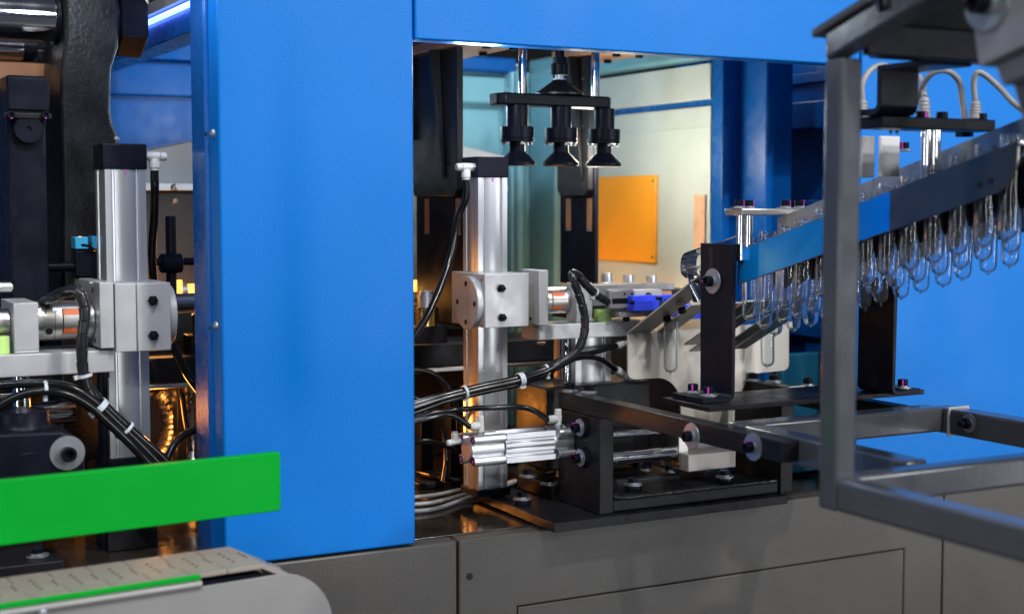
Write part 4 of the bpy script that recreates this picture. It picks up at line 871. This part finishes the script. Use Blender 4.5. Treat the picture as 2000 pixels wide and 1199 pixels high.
# casting with large washer
t = thing('cast_bracket', 'black cast bracket with round hub and large washered bolt behind the green bar', 'bracket', onY(80, 900, .03))
m = MB(); m.ext(ep([(-60, 851), (0, 848), (120, 842), (146, 852), (160, 872), (166, 900), (166, 1010), (-60, 1040)], .03), (0, .12, 0)); m.build('bracket_body', BLACKM, t, .004, seg=3)
c = onY(42, 830, .09); zt4 = onY(42, 800, .09).z
m = MB(); m.lathe([(.062, c.z-.030), (.050, c.z-.014), (.039, c.z-.004), (.035, c.z+.008), (.035, zt4-.002), (.033, zt4)], (c.x, .09, 0), Z_, 36); m.build('hub', BLACKM, t)
bolt(t, onY(131, 884, .03), -Y_, .0098, 'socket', 'wide')
m = MB(); m.ext(ep([(-60, 1040), (82, 1040), (82, 1130), (-60, 1140)], .06), (0, .05, 0)); m.build('lower_web', BLACK, t, .002)
bolt(t, onZ(72, 1085, ZD+.03), Z_, .009, 'hex')
m = MB(); p = onZ(72, 1090, ZD+.028); m.box(p.x-.08, p.x+.03, p.y-.03, p.y+.05, ZD+.0003, ZD+.029); m.build('foot', BLACK, t, .002)
t = thing('cross_shaft', 'polished horizontal shaft behind the hoses at lower left', 'shaft', onY(100, 803, .30))
a = onY(40, 805, .30); b = onY(146, 803, .30); m = MB(); m.cyl((a.x, .30, b.z), (b.x, .30, b.z), .0175, n=36, ch=.001); m.build('shaft_body', CHROME, t)
t = thing('stub_shaft', 'steel shaft end above the left bearing block', 'shaft', onY(30, 560, .26))
a = onY(54, 560, .26); m = MB(); m.cyl((a.x-.15, .26, a.z), (a.x, .26, a.z), .0095, n=28, ch=.001); m.build('shaft_body', STEEL, t)
# sensor block, rods
t = thing('sensor_block', 'light blue sensor block with glowing amber light behind the left cylinder', 'sensor', onY(155, 488, .28))
m = MB(); lfb(m, 139, 147, 173, 463, 487, .27); m.build('sensor_body', SENSB, t, .0015)
m = MB(); c = onY(158, 465, .272); m.lathe([(.004, 0), (.0036, .002), (.001, .003)], c+Y_*.006-Z_*.0006, Z_, 14); m.build('amber_light', LAMPY, t)
m = MB(); fb(m, 180, 461, 192, 487, .275, .03); m.build('sensor_body', SENSB, t, .0015)
hose('sensor_lead', [onY(160, 479, .262), onY(170, 480, .255), onY(182, 487, .26), onY(195, 500, .28)], .0022, t, RUBBER, 8)
m = MB(); fb(m, 148, 490, 192, 540, .265, .05); m.build('mount', BLACKM, t, .002)
m = MB(); a = onY(64, 523, .27); b = onY(150, 523, .27); m.cyl((a.x, .285, a.z), (b.x, .285, a.z), .0068, n=20); m.build('mount_rod', BLACKM, t)
t = thing('clamp_rod', 'black upright rod with cross clamp left of the blue column', 'clamp rod', onY(335, 600, .42))
a = onY(333, 422, .42); b = onY(337, 640, .42); m = MB(); m.cyl((a.x, .42, b.z), (a.x, .42, a.z), .0085, n=22, ch=.001); m.build('upright_rod', BLACKM, t)
m = MB(); c = onY(334, 514, .41); m.cyl((c.x-.017, .41, c.z), (c.x+.017, .41, c.z), .016, n=22, ch=.001); m.build('cross_clamp', BLACKM, t)
m = MB(); c = onY(300, 512, .405); m.cyl((c.x, .405, c.z), (c.x+.2, .405, c.z), .0065, n=20); m.build('cross_rod', BLACKM, t)
t = thing('cross_tube', 'dull steel cross tube in front of the glowing lamp beside the column', 'tube', onY(370, 590, .38))
c = onY(300, 591, .38); m = MB(); m.cyl((c.x, .38, c.z), (c.x+.28, .38, c.z), .0135, n=28); m.build('tube_body', mat('dull_steel', (.35, .35, .4), .35, 1.), t)
# braided hoses
for pts, lab in (([(312, 762, .50), (330, 790, .50), (338, 830, .50), (330, 870, .49), (310, 900, .48)], 'braided metal hose glowing orange behind the left cylinder'), ([(372, 740, .5), (375, 790, .5), (374, 840, .5), (368, 900, .5)], 'braided metal hose lit blue and orange beside the column')):
    t = thing('metal_hose', lab, 'metal hose', onY(pts[0][0], pts[0][1], .5), 'braided metal hoses')
    hose('hose_body', [onY(*p) for p in pts], .017, t, HOSEM, 18, 4)
    b = MB(); c = curve([onY(*p) for p in pts], 30)
    for s0 in range(3):
        hp = []
        for i, p in enumerate(c):
            d = (c[min(i+1, len(c)-1)]-c[max(i-1, 0)]).normalized(); u, v, _ = basis(d); q = i*.19+s0*2.09; hp.append(p+(u*math.cos(q)+v*math.sin(q))*.0165)
        b.tube(hp, .0032, 6)
    b.build('braid', HOSEM, t)
# overhead beam with led strip
X = .60
t = thing('led_beam', 'blue overhead beam with glowing blue white led strip at the top left', 'light beam', onX(340, 30, X))
a = onX(292, 40, X); b = onX(395, -20, X); sl_ = (b.z-a.z)/(b.y-a.y)
a0 = Vector((X, a.y+.25, a.z)); b0 = Vector((X, b.y-.05, a.z+0))
zl = onX(340, 30, X).z
m = MB(); m.box(X, X+.05, .10, .92, zl-.035, zl+.03); m.build('beam_body', BLUE_IN, t, .002)
m = MB(); m.cyl((X-.006, .12, zl+.003), (X-.006, .90, zl+.003), .0045, n=14); m.build('led_tube', LED, t)
m = MB(); m.box(X-.012, X-.0003, .10, .92, zl+.012, zl+.03); m.build('led_channel', ALUB, t, .001)
m = MB(); p = onY(372, 40, 1.6); m.box(p.x-.012, p.x+.022, 1.6, 1.64, 0, 2.6); tag(m.build('hall_post', WHITE), 'white hall post seen above the rear enclosure wall', 'post', 'white hall posts')
m = MB(); p = onY(264, 0, 1.6); m.box(p.x-.012, p.x+.03, 1.6, 1.64, 0, 2.6); tag(m.build('hall_post', WHITE), 'white hall post just above the tie bar nut', 'post', 'white hall posts')
m = MB(); m.box(-8, 10, 7.5, 7.6, 0, 6); tag(m.build('hall_wall', mat('dark_hall_wall', (.03, .028, .027), .8)), kind='structure')
# ================================================================== hoses and cables
def sawrib(L, p=.019): k = (L % p)/p; return 1.04-.14*k if k < .93 else .82
t = thing('cable_bundle', 'spiral wrapped black cable bundle with white zip ties over the right bearing plate', 'cable bundle', onY(1100, 700, .09), 'black cable bundles')
pw = [onY(*p) for p in ((1192, 592, .125), (1168, 578, .11), (1148, 560, .10), (1128, 538, .095), (1118, 536, .088), (1122, 552, .082), (1134, 585, .08), (1142, 622, .08), (1140, 655, .08), (1125, 688, .082), (1100, 707, .085), (1075, 722, .088))]
c = curve(pw, 24); b = MB(); b.tube(c, .0072, 16, sawrib); b.build('spiral_wrap', WRAP, t, ang=50)
ends = []
for i, (dy, dY) in enumerate(((-6, 0), (0, -.006), (7, .002))):
    h, cc_ = hose('hose', [onY(1082, 718+dy*.5, .088+dY), onY(1055, 729+dy*.9, .088+dY), onY(1010, 744+dy, .09+dY), onY(950, 757+dy, .09+dY), onY(880, 774+dy, .09+dY), onY(840, 786+dy*1.2, .088+dY), onY(780, 806+dy*1.5, .085+dY)], .0046, t)
for px, py, r in ((1067, 722, .0085), (1020, 739, .0095), (1015, 740, .0095), (908, 765, .0098)):
    ziptie(t, onY(px, py+1, .089), onY(px+20, py-5, .089)-onY(px-20, py+6, .089), r)
ziptie(t, onY(1160, 571, .108), onY(1168, 578, .11)-onY(1148, 560, .10), .0078)
t = thing('air_hose', 'black air hose from the upper grey elbow into the cable bundle', 'air hose', eA, 'black air hoses'); hose('hose_body', [eA, onY(1160, 688, .125), onY(1128, 693, .11), onY(1095, 702, .10), onY(1060, 722, .10)], .0046, t)
t = thing('air_hose', 'black air hose curving from the lower grey elbow into the cable bundle', 'air hose', eB, 'black air hoses'); hose('hose_body', [eB, onY(1178, 704, .125), onY(1150, 697, .11), onY(1120, 701, .098), onY(1090, 717, .096), onY(1060, 727, .096)], .0046, t)
t = thing('air_hose', 'black air hose from the far elbow of the small cylinder toward the column', 'air hose', e2_, 'black air hoses'); hose('hose_body', [e2_, onY(1030, 797, Ys), onY(960, 796, .08), onY(900, 799, .10), onY(850, 805, .10), onY(780, 822, .10)], .0044, t)
t = thing('air_hose', 'black air hose from the near elbow of the small cylinder toward the column', 'air hose', e1_, 'black air hoses'); hose('hose_body', [e1_, onY(880, 810, Ys), onY(845, 815, .06), onY(780, 832, .06)], .0046, t)
t = thing('air_hose', 'long black air hose hanging from the cap of the right lifting cylinder', 'air hose', eC, 'black air hoses'); hose('hose_body', [eC, eC-Z_*.03, onY(893, 430, .19), onY(880, 500, .18), onY(858, 565, .16), onY(830, 625, .14), onY(800, 672, .12)], .0058, t)
t = thing('air_hose', 'long black air hose hanging from the cap of the left lifting cylinder', 'air hose', eL, 'black air hoses'); hose('hose_body', [eL, eL-Z_*.03, onY(301, 430, .22), onY(297, 500, .25), onY(305, 580, .27), onY(330, 655, .27), onY(352, 705, .26), onY(376, 745, .25), onY(420, 800, .24)], .0064, t)
t = thing('air_hose', 'black hose loop emerging from behind the column above the zip tied bundle', 'air hose', onY(850, 735, .2), 'black air hoses'); hose('hose_body', [onY(800, 722, .2), onY(830, 724, .2), onY(858, 738, .2), onY(880, 765, .2), onY(893, 800, .22), onY(896, 840, .25)], .0045, t)
t = thing('air_hose', 'black hose lying along the deck left of the mounting plate', 'air hose', onY(900, 935, .2), 'black air hoses'); hose('hose_body', [onZ(790, 915, ZD+.02), onZ(860, 932, ZD+.02), onZ(940, 939, ZD+.014), onZ(1020, 934, ZD+.03), onZ(1080, 925, ZD+.03)], .0052, t)
for i, (dy, d2) in enumerate(((0, 0), (14, 10), (27, 18))):
    t = thing('grey_deck_cable', ('topmost', 'middle', 'lowest')[i]+' of the pale grey cables lying on the deck beside the column', 'cable', onZ(870, 970, ZD), 'pale grey cables on the deck')
    hose('cable_body', [onZ(790, 972+dy, ZD+.005), onZ(850, 966+dy, ZD+.005), onZ(915, 953+d2, ZD+.006), onZ(970, 946+d2*.5, ZD+.016), onZ(1010, 938, ZD+.03)], .0034, t, CABLEG, 8)
t = thing('deck_connector', 'small black connector block lying on the deck near the column', 'connector', onZ(850, 950, ZD))
p = onZ(838, 955, ZD); m = MB(); m.box(p.x-.02, p.x+.03, p.y, p.y+.04, ZD+.0003, ZD+.012); m.build('connector_body', BLACK, t, .002)
m = MB(); m.box(p.x+.012, p.x+.04, p.y+.02, p.y+.05, ZD+.0126, ZD+.024); m.build('connector_lid', BLACK, t, .002)
for pts, lab in (([(790, 868, .24), (840, 862, .25), (890, 880, .27), (930, 915, .3), (960, 940, .32)], 'black hose dipping toward the deck behind the small cylinder'), ([(790, 770, .34), (830, 790, .33), (862, 830, .32), (872, 890, .3), (866, 940, .28)], 'black hose hanging down beside the column below the hose loop'), ([(306, 700, .40), (330, 722, .40), (352, 760, .38), (362, 820, .36), (372, 880, .34)], 'thin black hose hanging in front of the braided metal hoses')):
    t = thing('air_hose', lab, 'air hose', onY(*pts[0]), 'black air hoses'); hose('hose_body', [onY(*p) for p in pts], .0045, t)
t = thing('drain_block', 'black drain block with brass plug low behind the small cylinder', 'block', onY(985, 930, .34))
m = MB(); c = onY(985, 930, .34); m.box(c.x-.03, c.x+.03, .34, .40, ZD+.0003, ZD+.06); m.build('block_body', BLACK, t, .002)
m = MB(); m.cyl((c.x-.01, .3397, ZD+.035), (c.x-.01, .330, ZD+.035), .009, n=6); m.build('brass_plug', BRASS, t, ang=20)
# left bundle
t = thing('cable_bundle', 'spiral wrapped black cable bundle with white zip ties over the left bearing plate', 'cable bundle', onY(165, 700, .10), 'black cable bundles')
pw = [onY(*p) for p in ((80, 592, .20), (100, 582, .15), (122, 572, .12), (145, 568, .105), (158, 578, .098), (165, 600, .096), (165, 625, .096), (161, 655, .096), (160, 690, .098), (162, 722, .10), (168, 752, .10), (180, 778, .10))]
c = curve(pw, 24); b = MB(); b.tube(c, .0080, 16, sawrib); b.build('spiral_wrap', WRAP, t, ang=50)
for q in ([(166, 745, .10), (178, 775, .10), (205, 812, .098), (245, 852, .095), (300, 905, .09), (380, 985, .08)], [(170, 745, .105), (190, 775, .106), (222, 808, .105), (268, 850, .10), (330, 905, .096), (400, 975, .09)],
          [(-40, 757, .10), (30, 750, .10), (90, 750, .098), (140, 758, .095), (185, 785, .092), (225, 822, .09), (285, 880, .086), (360, 960, .08)], [(-30, 815, .09), (5, 788, .09), (45, 770, .09), (90, 764, .088), (135, 772, .087), (175, 793, .086), (210, 824, .084), (262, 874, .08), (330, 945, .08)]):
    hose('hose', [onY(*p) for p in q], .0062, t)
for px, py, dx, dy, r in ((165, 733, 6, 24, .0095), (192, 792, 20, 20, .0125), (196, 796, 20, 20, .0125), (245, 838, 20, 20, .0125), (88, 760, 20, -1, .0105)):
    ziptie(t, onY(px, py, .094), onY(px+dx, py+dy, .094)-onY(px-dx, py-dy, .094), r)
t = thing('air_hose', 'black hose arching above the green bar beside the column', 'air hose', onY(350, 860, .15), 'black air hoses'); hose('hose_body', [onY(322, 910, .12), onY(338, 872, .13), onY(362, 848, .14), onY(395, 836, .15), onY(430, 830, .16)], .0055, t)
